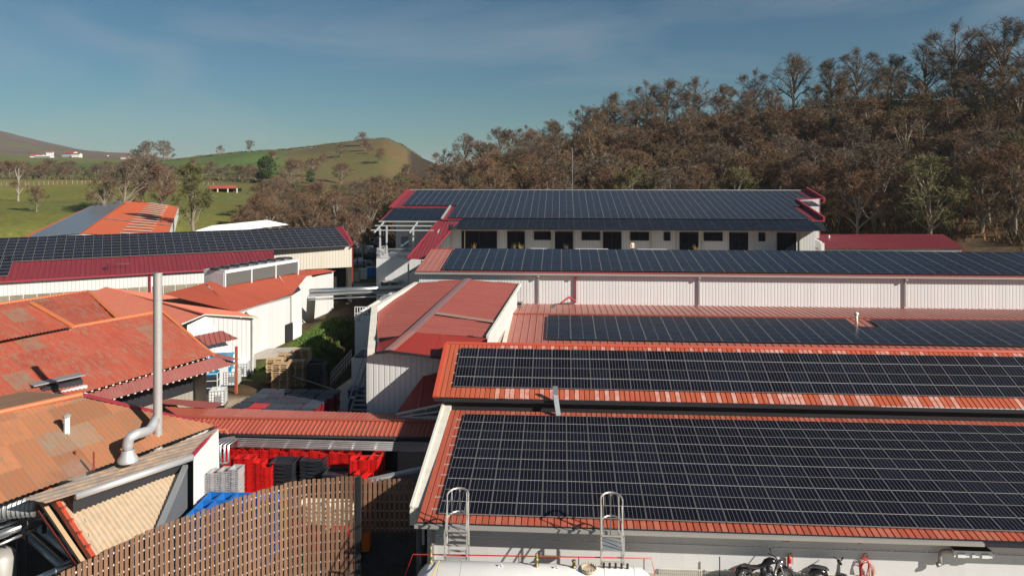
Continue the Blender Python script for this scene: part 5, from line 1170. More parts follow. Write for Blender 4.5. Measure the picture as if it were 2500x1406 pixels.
# ---- slatted timber fence: a curved run and the gate
SF=wroot('slatted_fence','tall curved fence of brown timber slats on pale rails in front of the crates','fence',(-11,31,-.7))
path=[Z(a,b,3.6) for a,b in ((868,1163),(835,1162.5),(800,1165),(750,1169),(700,1178),(650,1192),(600,1208),(550,1225),(500,1243),(450,1260),(400,1277),(350,1299),(300,1322),(250,1347),(200,1372),(150,1398),(90,1430),(30,1462))]
def along(path,step):
    out=[];acc=0;nx=0
    for a,b in zip(path[:-1],path[1:]):
        L=(b-a).length
        while nx<=acc+L: t=(nx-acc)/L; out.append((a.lerp(b,t),(b-a).normalized())); nx+=step
        acc+=L
    return out
slat=MB(); slat.box((0,0,0),(.138,.03,4.3)); sme=slat.mesh('slat',m_slat)
S_=along(path,.195)
def addslat(root,me,p,d,zmid,scale=1):
    o=bpy.data.objects.new('slat',me); link(o,root); o.matrix_parent_inverse=Matrix.Translation(root.location).inverted(); o.location=(p.x,p.y,zmid); o.rotation_euler=(rn.uniform(-.006,.006),rn.uniform(-.008,.008),math.atan2(d.y,d.x)+rn.uniform(-.05,.05)); return o
for p,d in S_[:100]: addslat(SF,sme,p,d,3.6-2.15+rn.uniform(-.035,.035))
for z in [3.35-.42*k for k in range(10)]:
    mb=MB()
    for a,b in zip(path[:-1],path[1:]):
        dd=(b-a).normalized(); n=V(-dd.y,dd.x,0)*(-.05); n=n if n.y>0 else -n
        mb.beam(V(a.x,a.y,z)+n,V(b.x,b.y,z)+n,.045,.055)
    mb.build('rail',m_white,SF)
for i in range(0,len(S_),14): p,d=S_[i]; n=V(-d.y,d.x,0); n=n if n.y>0 else -n; mb=MB(); q=p+n*.14; mb.box((q.x,q.y,1.4),(.1,.1,4.2)); mb.build('post',m_galv,SF)
mb=MB(); p=path[0]; mb.box((p.x+.12,p.y+.05,1.4),(.2,.2,4.4)); mb.build('post',m_dark,SF,label='dark steel end post')
GF=wroot('slatted_gate','sliding gate of brown timber slats hanging above the dark ramp, right of the fence post','gate',(-7.5,35,0))
ga,gb=Z(880,1168,2.55),Z(1022,1169,2.55); slat=MB(); slat.box((0,0,0),(.15,.03,2.45)); gme=slat.mesh('slat',m_slat)
for p,d in along([ga,gb],.225): addslat(GF,gme,p,d,1.33+rn.uniform(-.02,.02))
for z in (2.35,1.92,1.49,1.06,.63,.25): mb=MB(); mb.beam(V(ga.x,ga.y+.05,z),V(gb.x,gb.y+.05,z),.045,.055); mb.build('rail',m_gutter,GF)
# ---- gas tank, its pipes, valves and the two caged ladders
T0=wroot('gas_tank','long white horizontal gas tank in the foreground with valves and a round manhole','tank',(-1.1,27.6,0))
r_=.86; zc_=1.08; xa,xb=-5.5,3.55
prof=[]; ring=[]
mb=MB(); pts=[(0,-.62),(.25,-.58),(.48,-.45),(.68,-.27),(.80,-.1),(r_,0.0)]
Mx=Matrix.Translation((xa+.6,27.6,zc_))@Matrix.Rotation(math.pi/2,4,'Y')
L=xb-xa-1.2; mb.lathe(pts+[(r_,L)]+[(a,L-b) for a,b in reversed(pts[:-1])],(0,0,0),48,0,Mx); mb.build('shell',m_tankw,T0,True)
for x in (-4.6,-3.75,1.6,2.7): mb=MB(); mb.lathe([(r_+.003,0),(r_+.003,.015)],(0,0,0),48,0,Matrix.Translation((x,27.6,zc_))@Matrix.Rotation(math.pi/2,4,'Y')); mb.build('weld_seam',m_gutter,T0)
for x in (-4.0,2.0): mb=MB(); mb.box((x,27.6,.1),(.4,1.5,1.4)); mb.build('saddle',m_conc,T0)
def valve(px,py,h,label=None):
    q=Y(px,py,27.6); z=zc_+r_-.03; mb=MB(); mb.lathe([(.09,0),(.09,.08),(.05,.1),(.05,.22),(.085,.24),(.085,.30),(.05,.32),(.06,h*.75),(.035,h),(0,h)],(q.x,27.6,z),10); mb.build('valve',m_bronze,T0,True)
valve(1310,1385,.52); valve(1052,1395,.65); valve(1401,1385,.14)
mb=MB(); q=Y(1438,1385,27.5); mb.lathe([(.30,0),(.30,.10),(.26,.10),(.26,.06),(0,.06)],(q.x,27.5,zc_+r_-.04),24)
for k in range(16): a=k*math.pi/8; mb.tube([(q.x+.28*math.cos(a),27.5+.28*math.sin(a),zc_+r_-.02),(q.x+.28*math.cos(a),27.5+.28*math.sin(a),zc_+r_+.14)],.022,6)
mb.build('manhole',mat('rusty_cream_paint',(.55,.45,.33),.6,0,.15,3,(.3,.14,.07),4,.8),T0)
for k in range(5): q=Y(1474+k*14.5,1380,27.65); mb=MB(); mb.tube([(q.x,27.65,zc_+r_-.05),(q.x,27.65,zc_+r_+.18)],.045,8); mb.build('pipe_stub',m_dark,T0)
for px in (1222,1358): q=Y(px,1382,27.5); mb=MB(); mb.beam((q.x-.12,27.5,zc_+r_-.05),(q.x,27.5,zc_+r_+.1),.03,.05); mb.beam((q.x,27.5,zc_+r_+.1),(q.x+.12,27.5,zc_+r_-.05),.03,.05); mb.build('lifting_lug',m_white,T0)
mb=MB(); q=Y(1038,1400,26.3); mb.tube([(q.x+.3,27.55,zc_+r_+.1),(q.x+.15,26.1,zc_+r_-.02),(q.x,25.7,zc_+.5)],.025,6); mb.build('hose',mat('yellow_hose',(.6,.42,.15),.5),T0)
zt=zc_+r_+.22
Rp=wroot('sprinkler_pipe','thin red sprinkler pipe running above the white gas tank','pipe',(-1,28.3,0))
mb=MB(); ql=Y(1008,1352,28.3); qr=Y(1590,1362,28.3); mb.tube([(ql.x-.35,28.1,.9),(ql.x,28.3,ql.z),(qr.x,28.3,qr.z),(qr.x+.25,28.1,.9)],.024,8); mb.build('pipe',m_redpaint,Rp,True)
mb=MB()
for t in (.03,.2,.45,.7,.97): x=ql.x+(qr.x-ql.x)*t; mb.tube([(x,28.3,0),(x,28.3,ql.z+(qr.z-ql.z)*t)],.02,6)
mb.build('support',m_dark,Rp)
def ladder(cx,label,panel):
    t=thing('caged_ladder',label,'ladder',(cx,28.8,-.12)); w=.40; m_l=mat('weathered_aluminium',(.52,.49,.45),.5,.5,.1)
    zt0,zb0=4.1,1.3
    for z in (4.12,3.2): mb=MB(); mb.tube([(w*1.05*math.cos(a),-.05+ .55*math.sin(a)*1.0,z+.05*math.sin(a)) for a in [math.pi*k/10 for k in range(11)]],.035,6); mb.build('cage_hoop',m_l,t)
    for k in range(5):
        a=math.pi*k/4; x,y=w*1.05*math.cos(a),-.05+.55*math.sin(a); mb=MB(); mb.tube([(x,y,4.12),(x,y,2.2 if k in(0,4) else 2.45)],.028,6); mb.build('cage_bar',m_l,t)
    for s in (-1,1): mb=MB(); mb.beam((s*w*1.08,-.6,1.9),(s*w*1.08,-.6,3.0),.05,.05); mb.beam((s*w,-.6,2.95),(s*w,-.05,3.9),.04,.04); mb.beam((s*w,-.6,2.1),(s*w,.0,3.3),.04,.04); mb.build('handrail',m_l,t)
    mb=MB(); mb.beam((-w*1.08,-.6,2.98),(w*1.08,-.6,2.98),.05,.05); mb.build('frame',m_l,t); mb=MB(); mb.beam((-w*1.08,-.6,1.95),(w*1.08,-.6,1.95),.05,.12); mb.build('frame',m_l,t)
    mb=MB()
    if panel: mb.box((0,-.1,2.42),(.76,.95,.03))
    else:
        for k in range(6): mb.box((0,-.5+.17*k,1.95+.13*k),(.72,.13,.03))
        mb.box((0,.25,2.72),(.72,.45,.03))
    mb.build('platform' if panel else 'step',m_galv if panel else m_l,t)
    for s in (-1,1): mb=MB(); mb.beam((s*w,-.55,-.1),(s*w,-.55,2.0),.05,.05); mb.beam((s*w,.3,-.1),(s*w,.3,2.7),.05,.05); mb.build('leg',m_l,t)
ladder(Y(1118,1300,28.8).x,'pale caged metal ladder with steps, left of two at the eave of the front warehouse',False)
ladder(Y(1493,1300,28.8).x,'pale caged metal ladder with a dark grating panel, right of two at the eave',True)
# ---- wall fittings
YW=WY(29.5)-.02
q=Y(1925,1365,YW); t=thing('fire_extinguisher','red fire extinguisher on the wall between the motorcycle and the scooter','fire extinguisher',(q.x,YW-.12,q.z-.3))
mb=MB(); mb.lathe([(0,0),(.085,0),(.09,.05),(.09,.40),(.06,.48),(.03,.5)],(0,0,0),14); mb.build('cylinder',m_redpaint,t,True)
mb=MB(); mb.lathe([(.03,.5),(.03,.56),(0,.56)],(0,0,0),8); mb.beam((-.02,0,.58),(.12,0,.62),.03,.02); mb.build('valve',m_bronze,t); mb=MB(); mb.tube([(.04,0,.56),(.13,-.02,.52),(.12,-.04,.2)],.012,6); mb.build('hose',m_rubber,t)
mb=MB(); mb.box((0,-.088,.18),(.1,.012,.12)); mb.build('label_sticker',m_white,t)
def sign(px,py,label):
    q=Y(px,py,YW); t=thing('sign',label,'sign',(q.x,YW-.02,q.z)); mb=MB(); mb.box((0,0,0),(.16,.02,.22)); mb.build('plate',m_redpaint,t)
    mb=MB(); mb.lathe([(0,0),(.022,0),(.022,.08),(0,.09)],(.02,-.02,-.06),8); mb.beam((.0,-.02,.04),(-.04,-.02,-.02),.012,.012); mb.build('pictogram',m_white,t)
sign(1922,1314,'small red extinguisher sign high on the wall above the fire extinguisher'); sign(2098,1319,'small red sign high on the wall above the coiled red hose')
q=Y(1911,1314,YW); mb=MB(); mb.lathe([(0,-.08),(.08,-.06),(.1,0),(.08,.06),(0,.08)],(q.x,YW-.06,q.z),12); wobj(mb,'wall_bell',m_gutter,'small round grey bell on the wall left of the red sign','bell',True)
q=Y(2110,1378,YW); t=thing('coiled_hose','red hose coiled in long loops on a wall hook right of the scooter','hose',(q.x,YW-.1,q.z))
rr=random.Random(9)
for k in range(6):
    w_,h_=.16+.02*k,.40+rr.uniform(-.05,.05); mb=MB(); mb.tube([(w_*math.sin(a)+.02*k-.05+.03*math.sin(2*a+k),-.02*k*.6,h_*math.cos(a)-.03*k-.06) for a in [2*math.pi*i/24 for i in range(25)]],.014,6); mb.build('loop',m_redpaint,t,True)
mb=MB(); mb.tube([(.09*math.sin(a),0,.42+.09*math.cos(a)) for a in [2*math.pi*i/16 for i in range(17)]],.014,6); mb.build('hook_ring',m_redpaint,t,True); mb=MB(); mb.tube([(-.2,-.02,-.2),(-.16,-.05,-.5),(-.2,-.2,-1.0)],.014,6); mb.build('loose_end',m_redpaint,t,True)
q=Y(2370,1345,30.1); t=thing('wall_heater','wide cream duct hood on the wall with a grey elbow pipe, at lower right','heater',(q.x,30.1,q.z))
mb=MB()
for (x0,x1,z0,z1) in ((-.62,.62,-.16,.10),): mb.box((0,0,-.03),(1.45,.35,.26)); 
for s in (-.45,.45): mb.box((s,-.19,-.08),(.28,.05,.16))
mb.box((0,-.19,-.08),(.12,.06,.14)); mb.tube([(.72,-.1,-.03),(.84,-.1,-.03)],.07,10); mb.build('casing',m_whitep,t)
mb=MB(); mb.face([(-.72,-.17,.10),(.72,-.17,.10),(.5,.17,.30),(-.5,.17,.30)]); mb.face([(.72,-.17,.10),(.72,.17,.10),(.5,.17,.30)]); mb.face([(-.72,.17,.10),(-.72,-.17,.10),(-.5,.17,.30)]); mb.build('hood',m_dark,t)
mb=MB(); mb.tube([(-.72,0,0),(-1.0,0,0),(-1.12,0,-.05),(-1.17,0,-.2),(-1.17,0,-.6)],.075,10); mb.tube([(-1.17,.0,-.55),(-1.3,0,-.58)],.09,10); mb.build('pipe',m_gutter,t,True)
q=Y(1757,1385,30.0); mb=MB(); mb.tube([(q.x,30,.35),(q.x,30,1.3)],.025,8); wobj(mb,'marker_post',mat('green_paint',(.03,.08,.05),.5),'thin dark green marker post left of the black motorcycle','post')
q=Y(2132,1395,30.2); mb=MB(); mb.tube([(q.x,30.2,.3),(q.x,30.2,.9)],.045,8); wobj(mb,'wooden_stake',m_wood,'short wooden stake leaning by the coiled red hose','stake')
kerb=MB(); kerb.box((15,29.2,-.15),(23,2.4,1.0)); kk=kerb.build('pavement',m_conc); kk['kind']='structure'
mesh_=MB(); 
for x0,x1 in ((4.0,24.5),):
    n=int((x1-x0)/.08)
    for i in range(n): mesh_.box((x0+i*.08,30.3,.45),(.03,.02,.26))
    mesh_.beam((x0,30.3,.58),(x1,30.3,.58),.03,.03)
wobj(mesh_,'low_mesh_fence',m_trim,'low pale mesh fence along the foot of the front wall','fence')
# ---- motorcycle and scooter
def wheel(parent,x,r_,wd,name='wheel',spokes=True):
    Mx=Matrix.Translation((x,0,r_))@Matrix.Rotation(math.pi/2,4,'X')
    w=MB(); n=28
    prof=[(r_-.09,-wd*.35),(r_-.04,-wd*.5),(r_-.005,-wd*.3),(r_,0),(r_-.005,wd*.3),(r_-.04,wd*.5),(r_-.09,wd*.35),(r_-.09,-wd*.35)]
    w.lathe(prof,(0,0,0),n,0,Mx); o=w.build(name,m_rubber,parent,True)
    s=MB(); s.lathe([(r_-.095,-wd*.3),(r_-.115,0),(r_-.095,wd*.3)],(0,0,0),n,0,Mx)
    for k in range(9): a=2*math.pi*k/9; s.tube([(x,0,r_),(x+(r_-.1)*math.cos(a),0,r_+(r_-.1)*math.sin(a))],.012,5)
    s.lathe([(0,-.05),(.05,-.05),(.05,.05),(0,.05)],(0,0,0),12,0,Mx); s.lathe([(.13,-.055),(.13,-.045),(.05,-.045)],(0,0,0),18,0,Mx)
    r2=s.build('rim',m_chrome,None,True); r2.parent=o
def ell(mb,c,s,n=12,m=8,rot=0):
    T=Matrix.Translation(c)@Matrix.Rotation(rot,4,'Y')@Matrix.Diagonal((s[0],s[1],s[2],1))
    mb.lathe([(math.sin(math.pi*k/m),-math.cos(math.pi*k/m)) for k in range(m+1)],(0,0,0),n,0,T)
def sweep(mb,pts,ws,hs,n=10):
    "closed oval sections along points in the x z plane"
    rings=[]
    for (x,z),w,h in zip(pts,ws,hs):
        k=len(mb.v); mb.v+=[(x+0,w*math.cos(2*math.pi*j/n),z+h*math.sin(2*math.pi*j/n)) for j in range(n)]; rings.append(k)
    for a,b in zip(rings[:-1],rings[1:]):
        for j in range(n): mb.f.append((a+j,a+(j+1)%n,b+(j+1)%n,b+j)); mb.uv+=[(0,0)]*4; mb.mi.append(0)
    for a in (rings[0],rings[-1]): mb.f.append(tuple(a+j for j in range(n))); mb.uv+=[(0,0)]*n; mb.mi.append(0)
q0,q1=Y(1800,1400,29.8),Y(1932,1400,29.8)
MC=thing('motorcycle','black cruiser motorcycle parked against the white wall','motorcycle',((q0.x+q1.x)/2,29.75,.36),.06)
wheel(MC,-.78,.34,.18); wheel(MC,.80,.35,.12)
mb=MB(); sweep(mb,[(-.12,.80),(0,.90),(.2,.97),(.38,.97),(.5,.9)],[.05,.14,.17,.14,.05],[.05,.12,.13,.11,.06]); mb.build('fuel_tank',m_blackpaint,MC,True)
mb=MB(); sweep(mb,[(-.95,.78),(-.75,.80),(-.5,.72),(-.25,.72),(-.08,.82)],[.08,.13,.16,.15,.08],[.03,.05,.05,.05,.05]); mb.build('seat',m_rubber,MC,True)
mb=MB(); sweep(mb,[(-1.15,.50),(-1.1,.66),(-.9,.76),(-.65,.74),(-.45,.62)],[.07,.1,.11,.1,.06],[.03,.04,.035,.035,.04]); mb.build('rear_mudguard',m_blackpaint,MC,True)
mb=MB(); sweep(mb,[(.52,.62),(.65,.72),(.82,.75),(1.0,.68),(1.12,.55)],[.05,.07,.075,.07,.05],[.02]*5); mb.build('front_mudguard',m_blackpaint,MC,True)
mb=MB(); ell(mb,(.1,0,.42),(.30,.17,.17)); ell(mb,(.18,0,.62),(.15,.13,.16)); ell(mb,(-.05,0,.6),(.14,.12,.14)); ell(mb,(.02,.15,.38),(.16,.06,.14)); ell(mb,(.02,-.15,.38),(.16,.06,.14)); mb.build('engine',m_dark,MC,True)
mb=MB(); mb.tube([(.3,-.12,.6),(.42,-.15,.45),(.3,-.17,.25),(-.3,-.2,.22),(-.95,-.22,.3)],.045,8); mb.tube([(-.35,-.2,.22),(-1.0,-.23,.33)],.06,10); mb.build('exhaust',m_chrome,MC,True)
for s in (-1,1): mb=MB(); mb.tube([(.80,s*.09,.35),(.52,s*.09,.98)],.03,8); mb.build('fork',m_chrome,MC,True)
mb=MB(); mb.tube([(.45,0,.92),(.1,0,.78),(-.4,0,.62),(-.78,0,.34)],.03,6); mb.tube([(.5,0,.95),(.35,0,.4),(.1,0,.22),(-.3,0,.3)],.03,6); mb.build('frame',m_dark,MC)
mb=MB(); mb.tube([(.25,-.38,1.06),(.32,-.30,1.08),(.48,-.1,1.04),(.48,.1,1.04),(.32,.30,1.08),(.25,.38,1.06)],.018,8); mb.build('handlebar',m_dark,MC,True)
mb=MB(); ell(mb,(.62,0,.92),(.12,.10,.10)); mb.build('headlight',m_chrome,MC,True)
for s in (-1,1): mb=MB(); mb.tube([(.36,s*.28,1.08),(.34,s*.33,1.22)],.008,5); ell(mb,(.33,s*.34,1.26),(.02,.07,.045)); mb.build('mirror',m_dark,MC,True)
mb=MB(); mb.box((-1.16,0,.62),(.05,.12,.08)); mb.build('tail_light',m_redpaint,MC)
for s in (-1,1): mb=MB(); ell(mb,(.6,s*.2,.85),(.03,.03,.03)); mb.build('indicator',m_orpaint,MC,True)
q0=Y(2020,1400,29.8)
SC=thing('scooter','black scooter with one raised mirror parked right of the motorcycle','scooter',(q0.x,29.8,.36),.02)
wheel(SC,-.55,.24,.11); wheel(SC,.62,.24,.11)
mb=MB(); sweep(mb,[(-.72,.50),(-.6,.62),(-.3,.64),(-.05,.55),(.02,.38),(.05,.25)],[.08,.15,.17,.15,.15,.12],[.06,.12,.14,.14,.1,.05]); mb.build('body',m_blackpaint,SC,True)
mb=MB(); sweep(mb,[(-.72,.76),(-.55,.80),(-.3,.77),(-.02,.72),(.05,.68)],[.08,.14,.15,.13,.07],[.035,.05,.05,.05,.03]); mb.build('seat',m_rubber,SC,True)
mb=MB(); mb.box((.18,0,.26),(.42,.32,.05)); sweep(mb,[(.32,.30),(.42,.55),(.44,.85),(.42,.98)],[.16,.20,.16,.08],[.04,.05,.06,.06]); mb.build('leg_shield',m_blackpaint,SC,True)
mb=MB(); sweep(mb,[(.42,.52),(.58,.52),(.75,.48),(.84,.36)],[.1,.1,.09,.06],[.02]*4); mb.build('mudguard',m_blackpaint,SC,True)
mb=MB(); mb.tube([(.36,-.32,1.02),(.42,-.1,1.04),(.42,.1,1.04),(.36,.32,1.02)],.018,8); ell(mb,(.45,0,1.02),(.08,.1,.07)); mb.build('handlebar',m_dark,SC,True)
mb=MB(); mb.tube([(.38,-.25,1.03),(.42,-.30,1.2)],.008,5); ell(mb,(.45,-.31,1.28),(.02,.05,.09),rot=.5); mb.build('mirror',m_dark,SC,True)
mb=MB(); ell(mb,(.52,0,.92),(.05,.07,.05)); mb.build('headlight',m_glass,SC,True)
# ---- yard: pallets, containers, tubs with lids
pm=MB()
for x in (-.34,-.17,0,.17,.34): pm.box((0,x,.133),(1.2,.11,.022))
for x in (-.54,0,.54): pm.box((x,0,.111),(.1,.8,.022))
for x in (-.54,0,.54):
    for y in (-.34,0,.34): pm.box((x,y,.06),(.12,.1,.08))
for y in (-.34,0,.34): pm.box((0,y,.011),(1.2,.1,.022))
pme=pm.mesh('pallet',m_wood)
for i,(px,py,n,rz,ds) in enumerate(((686,948,13,.12,'front left'),(724,940,13,.1,'front right'),(672,930,12,.2,'back left'),(738,918,15,.1,'back right'),(700,922,13,.15,'back middle'))):
    q=Z(px,py,1.05)
    for k in range(n): put('pallet',pme,V(q.x+rn.uniform(-.05,.05),q.y+rn.uniform(-.04,.04),1.0+.145*k),rz+rn.uniform(-.05,.05),('topmost' if k==n-1 else ordn(n-1-k)+' from the top')+f' wooden pallet in the {ds} stack','pallet','wooden pallets stacked in the yard')
q=Z(772,945,1.05)
dgm=crate_mesh(1.2,1.0,.17,m_blackp,'pallet',.01)
for k in range(11): put('plastic_pallet',dgm,V(q.x,q.y,1.0+.17*k),.03,('topmost' if k==10 else ordn(10-k)+' from the top')+' dark grey plastic pallet, stack right of the wooden pallets','pallet','dark plastic pallets right of the wooden ones')
# big red tubs with black lids
LG=wroot; lidm=MB(); lidm.box((0,0,0),(.96,.84,.05)); 
for k in range(4): lidm.box((0,-.36+.24*k,.035),(.92,.08,.05))
m_lid=mat('blue_black_plastic',(.045,.052,.07),.35,0,.15,3,rnd=.5); lidme=lidm.mesh('lid',m_lid); lidr=MB(); lidr.box((0,0,0),(1.02,.92,.05)); lidrme=lidr.mesh('lid',m_redp); tubm=crate_mesh(.96,.88,.60,mat('dark_red_plastic',(.20,.012,.02),.4,0,.1),'body',.05)
o0=Z(568,1003,2.35); dy_=V(.12,.99,0)
for r_i in range(5):
    for c in range(5):
        p=o0+V(1.07,-.0,0)*c+dy_*(1.03*r_i)+V(rn.uniform(-.03,.03),rn.uniform(-.03,.03),0); 
        red=(c==1 and r_i in (0,1)); g_=None
        t=thing('lidded_tub',(f'red lidded tub, the {"front" if r_i==0 else "rear"} one of two with red lids' if red else f'dark red tub with black lid, {ordn(r_i)} row from the link roof, {ordn(c)} from the left'),'tub',(p.x,p.y,1.72),.0,'lidded tubs set close together in the yard')
        a=bpy.data.objects.new('lid',lidrme if red else lidme); link(a,t); a.location=(0,0,.62+rn.uniform(0,.03)); a.rotation_euler=(0,rn.uniform(-.02,.02),rn.uniform(-.02,.02))
        b=bpy.data.objects.new('body',tubm); link(b,t)
        b2=bpy.data.objects.new('base',tubm); link(b2,t); b2.location=(0,0,-.62)
# containers in pallet cages
def ibc(px,py,zb,rz,label):
    q=Z(px,py,zb); t=thing('liquid_container',label,'container',(q.x,q.y,gz(q.x,q.y)),rz)
    mb=MB(); mb.box((0,0,.64),(.94,1.1,.94)); mb.lathe([(.11,0),(.11,.06),(0,.07)],(0,0,1.11),12,0); mb.build('bottle',m_whitep,t)
    mb=MB()
    for z in (.18,.36,.54,.72,.90,1.12):
        for a,b in (((-.5,-.58),(.5,-.58)),((.5,-.58),(.5,.58)),((.5,.58),(-.5,.58)),((-.5,.58),(-.5,-.58))): mb.beam((*a,z),(*b,z),.02,.02)
    for k in range(6):
        x=-.5+.2*k; y=-.58+.232*k
        for s in (-1,1): mb.beam((x,s*.58,.15),(x,s*.58,1.13),.02,.02); mb.beam((s*.5,y,.15),(s*.5,y,1.13),.02,.02)
    mb.build('cage',m_alu,t)
    mb=MB(); mb.box((.1,-.6,.62),(.45,.01,.4)); mb.build('plate',m_galv,t); mb=MB(); mb.box((0,0,.07),(1.0,1.2,.14)); mb.build('pallet_base',m_dark,t)
ibc(533,985,1.0,.25,'white caged liquid container alone in front of the porch post')
ibc(568,930,1.3,.2,'white caged container beside the blue cabin, front one'); ibc(590,912,1.3,.2,'white caged container behind the one beside the blue cabin'); ibc(605,900,1.3,.2,'white wrapped container nearest the white barn corner')
q=Z(541,940,1.0); t=thing('portable_cabin','blue cabin with a white door under the porch roof edge','cabin',(q.x,q.y,gz(q.x,q.y)),.3); cb_=mat('cyan_blue_plastic',(.01,.20,.36),.4)
mb=MB(); mb.box((0,0,1.1),(1.5,1.3,2.1)); mb.box((0,0,2.2),(1.6,1.4,.1)); mb.build('wall',cb_,t); mb=MB(); mb.box((.25,-.67,1.05),(.6,.03,1.7)); mb.build('door',m_white,t); mb=MB(); mb.box((0,0,.06),(1.55,1.4,.12)); mb.build('base',m_dark,t)
q=Z(515,945,1.0); t=thing('portable_cabin','second blue cabin half hidden left of the one with the white door','cabin',(q.x,q.y,gz(q.x,q.y)),.3); mb=MB(); mb.box((0,0,1.0),(1.3,1.2,2.0)); mb.build('wall',cb_,t); mb=MB(); mb.box((0,0,2.05),(1.4,1.3,.1)); mb.build('roof',m_whitep,t)
q=Z(516,965,1.0); t=thing('trolley_cage','white metal roll cage in front of the blue cabins','cage',(q.x,q.y,gz(q.x,q.y)),.2)
mb=MB()
for x in (-.5,.5):
    for y in (-.4,.4): mb.beam((x,y,0),(x,y,1.7),.05,.05)
for z in (.2,.7,1.2,1.7): mb.beam((-.5,-.4,z),(.5,-.4,z),.04,.04); mb.beam((.5,-.4,z),(.5,.4,z),.04,.04); mb.beam((-.5,.4,z),(-.5,-.4,z),.04,.04)
mb.build('frame',m_white,t); mb=MB(); mb.box((0,0,.8),(.9,.7,1.2)); mb.build('load',m_dark,t)
q=Z(483,985,1.0); t=thing('big_bag','heap of white sacks on a pallet by the porch, red bag above','sacks',(q.x,q.y,gz(q.x,q.y)))
for k,(x,y,z,a) in enumerate(((0,0,.35,.55),(.35,.3,.3,.45),(-.3,.2,.35,.45),(.05,.1,.8,.38))): mb=MB(); ell(mb,(x,y,z),(a,a*.8,.35)); mb.build('sack',m_trim if k%2 else m_whitep,t,True)
mb=MB(); ell(mb,(.3,.3,1.45),(.16,.14,.5)); mb.build('sack',m_redp,t,True,label='red bag')
q=Z(425,985,1.0); t=thing('white_crate','low white container with sacks beside the chimney','container',(q.x,q.y,gz(q.x,q.y)),.3); mb=MB(); mb.box((0,0,.45),(1.4,1.0,.8)); mb.build('body',m_whitep,t); mb=MB(); ell(mb,(0,0,.95),(.5,.4,.25)); mb.build('sack',m_trim,t,True)
q=Z(450,995,1.0); mb=MB(); ell(mb,(q.x,q.y,gz(q.x,q.y)+.2),(1.1,.7,.45)); wobj(mb,'tarpaulin',m_whitep,'white tarpaulin heap left of the sacks','tarpaulin',True)
q=Z(870,1003,1.0); t=thing('blue_container','tall dark blue bin with white and yellow sticker beside the outside stair','bin',(q.x,q.y,.9),.05); dbm=mat('navy_plastic',(.006,.035,.11),.4)
mb=MB(); mb.box((0,0,.75),(.85,1.0,1.5)); mb.build('body',dbm,t); mb=MB(); mb.box((0,0,1.55),(.95,1.1,.12)); mb.build('lid',dbm,t); mb=MB(); mb.box((-.1,-.51,1.15),(.3,.02,.14)); mb.build('sticker',m_white,t)
for k in range(3): q=Z(893,960-k*40,1.5); put('blue_bin',bc,V(-12.4,46.5+2.2*k,1.3+.7*k),0,['lowest','middle','highest'][k]+' dark blue crate lying along the outside stair','crate','blue crates along the outside stair')
# ---- car park behind the sheds
def car_mesh(paint):
    body=MB(); pr=[(-2.1,.35),(-2.15,.6),(-2.05,.85),(-1.3,.92),(-.75,1.35),(-.2,1.45),(.5,1.42),(1.15,.98),(1.9,.88),(2.15,.65),(2.15,.35)]
    for s in (-1,1): body.face([(x,s*(.85 if z<1 else .68),z) for x,z in (pr if s<0 else pr[::-1])])
    for a,b in zip(pr,pr[1:]+pr[:1]):
        wa,wb=(.85 if a[1]<1 else .68),(.85 if b[1]<1 else .68); body.face([(a[0],-wa,a[1]),(a[0],wa,a[1]),(b[0],wb,b[1]),(b[0],-wb,b[1])])
    gl=MB()
    for s in (-1,1): gl.face([(-1.15,s*.80,.97),(-.72,s*.73,1.28),(.45,s*.73,1.33),(.98,s*.80,1.0)])
    gl.face([(-1.28,-.68,.97),(-1.28,.68,.97),(-.82,.6,1.33),(-.82,-.6,1.33)]); gl.face([(1.12,-.68,1.04),(1.12,.68,1.04),(.58,.6,1.40),(.58,-.6,1.40)])
    wh=MB(); wh.lathe([(0,-.1),(.31,-.1),(.33,0),(.31,.1),(0,.1)],(0,0,0),14,0,Matrix.Rotation(math.pi/2,4,'X'))
    lt=MB(); lt.box((2.13,0,.68),(.06,.3,.14))
    return body.mesh('body',paint),gl.mesh('window',m_glass),wh.mesh('wheel',m_rubber),lt.mesh('headlight',m_chrome)
CM={c:car_mesh(m) for c,m in (('white',mat('white_car_paint',(.75,.75,.74),.2)),('black',m_blackpaint),('silver',mat('silver_car_paint',(.45,.46,.47),.25,.5)))}
for px,r_,c,rz,lab in ((899,124,'black',.1,'black car parked under the small dark shelter'),(880,132,'white',.3,'white car behind the black one, left'),(903,134,'white',.15,'white car directly behind the black one'),(926,133,'silver',.2,'silver car right of the white ones'),(872,141,'white',1.2,'white van like car at the left end of the back row'),(893,146,'silver',1.4,'silver car in the back row of the car park'),(912,147,'white',1.3,'white car in the middle of the back row'),(936,146,'white',1.2,'white car at the right end of the back row'),(1210-330,120,'silver',.2,'silver car in front near the shed corner')):
    q=spot(px,r_); t=thing('parked_car',lab,'car',(q.x,q.y,q.z),rz); b,g_,w_,h_=CM[c]
    for nm,me,loc in (('body',b,(0,0,0)),('window',g_,(0,0,0)))+tuple(('wheel',w_,(x,y,.32)) for x in (-1.35,1.35) for y in (-.78,.78))+tuple(('headlight',h_,(0,y,0)) for y in (-.6,.6)):
        o=bpy.data.objects.new(nm,me); link(o,t); o.location=loc
q=spot(908,112); t=wroot('shelter','small dark gabled shelter on red posts in the yard beyond the long shed','shelter',(q.x,q.y,1.5)); z0=4.6
mb=MB(); mb.face([(q.x-2.1,q.y-2,z0),(q.x,q.y-2,z0+.9),(q.x,q.y+2,z0+.9),(q.x-2.1,q.y+2,z0)]); mb.face([(q.x,q.y-2,z0+.9),(q.x+2.1,q.y-2,z0),(q.x+2.1,q.y+2,z0),(q.x,q.y+2,z0+.9)]); mb.build('roof',m_dark,t)
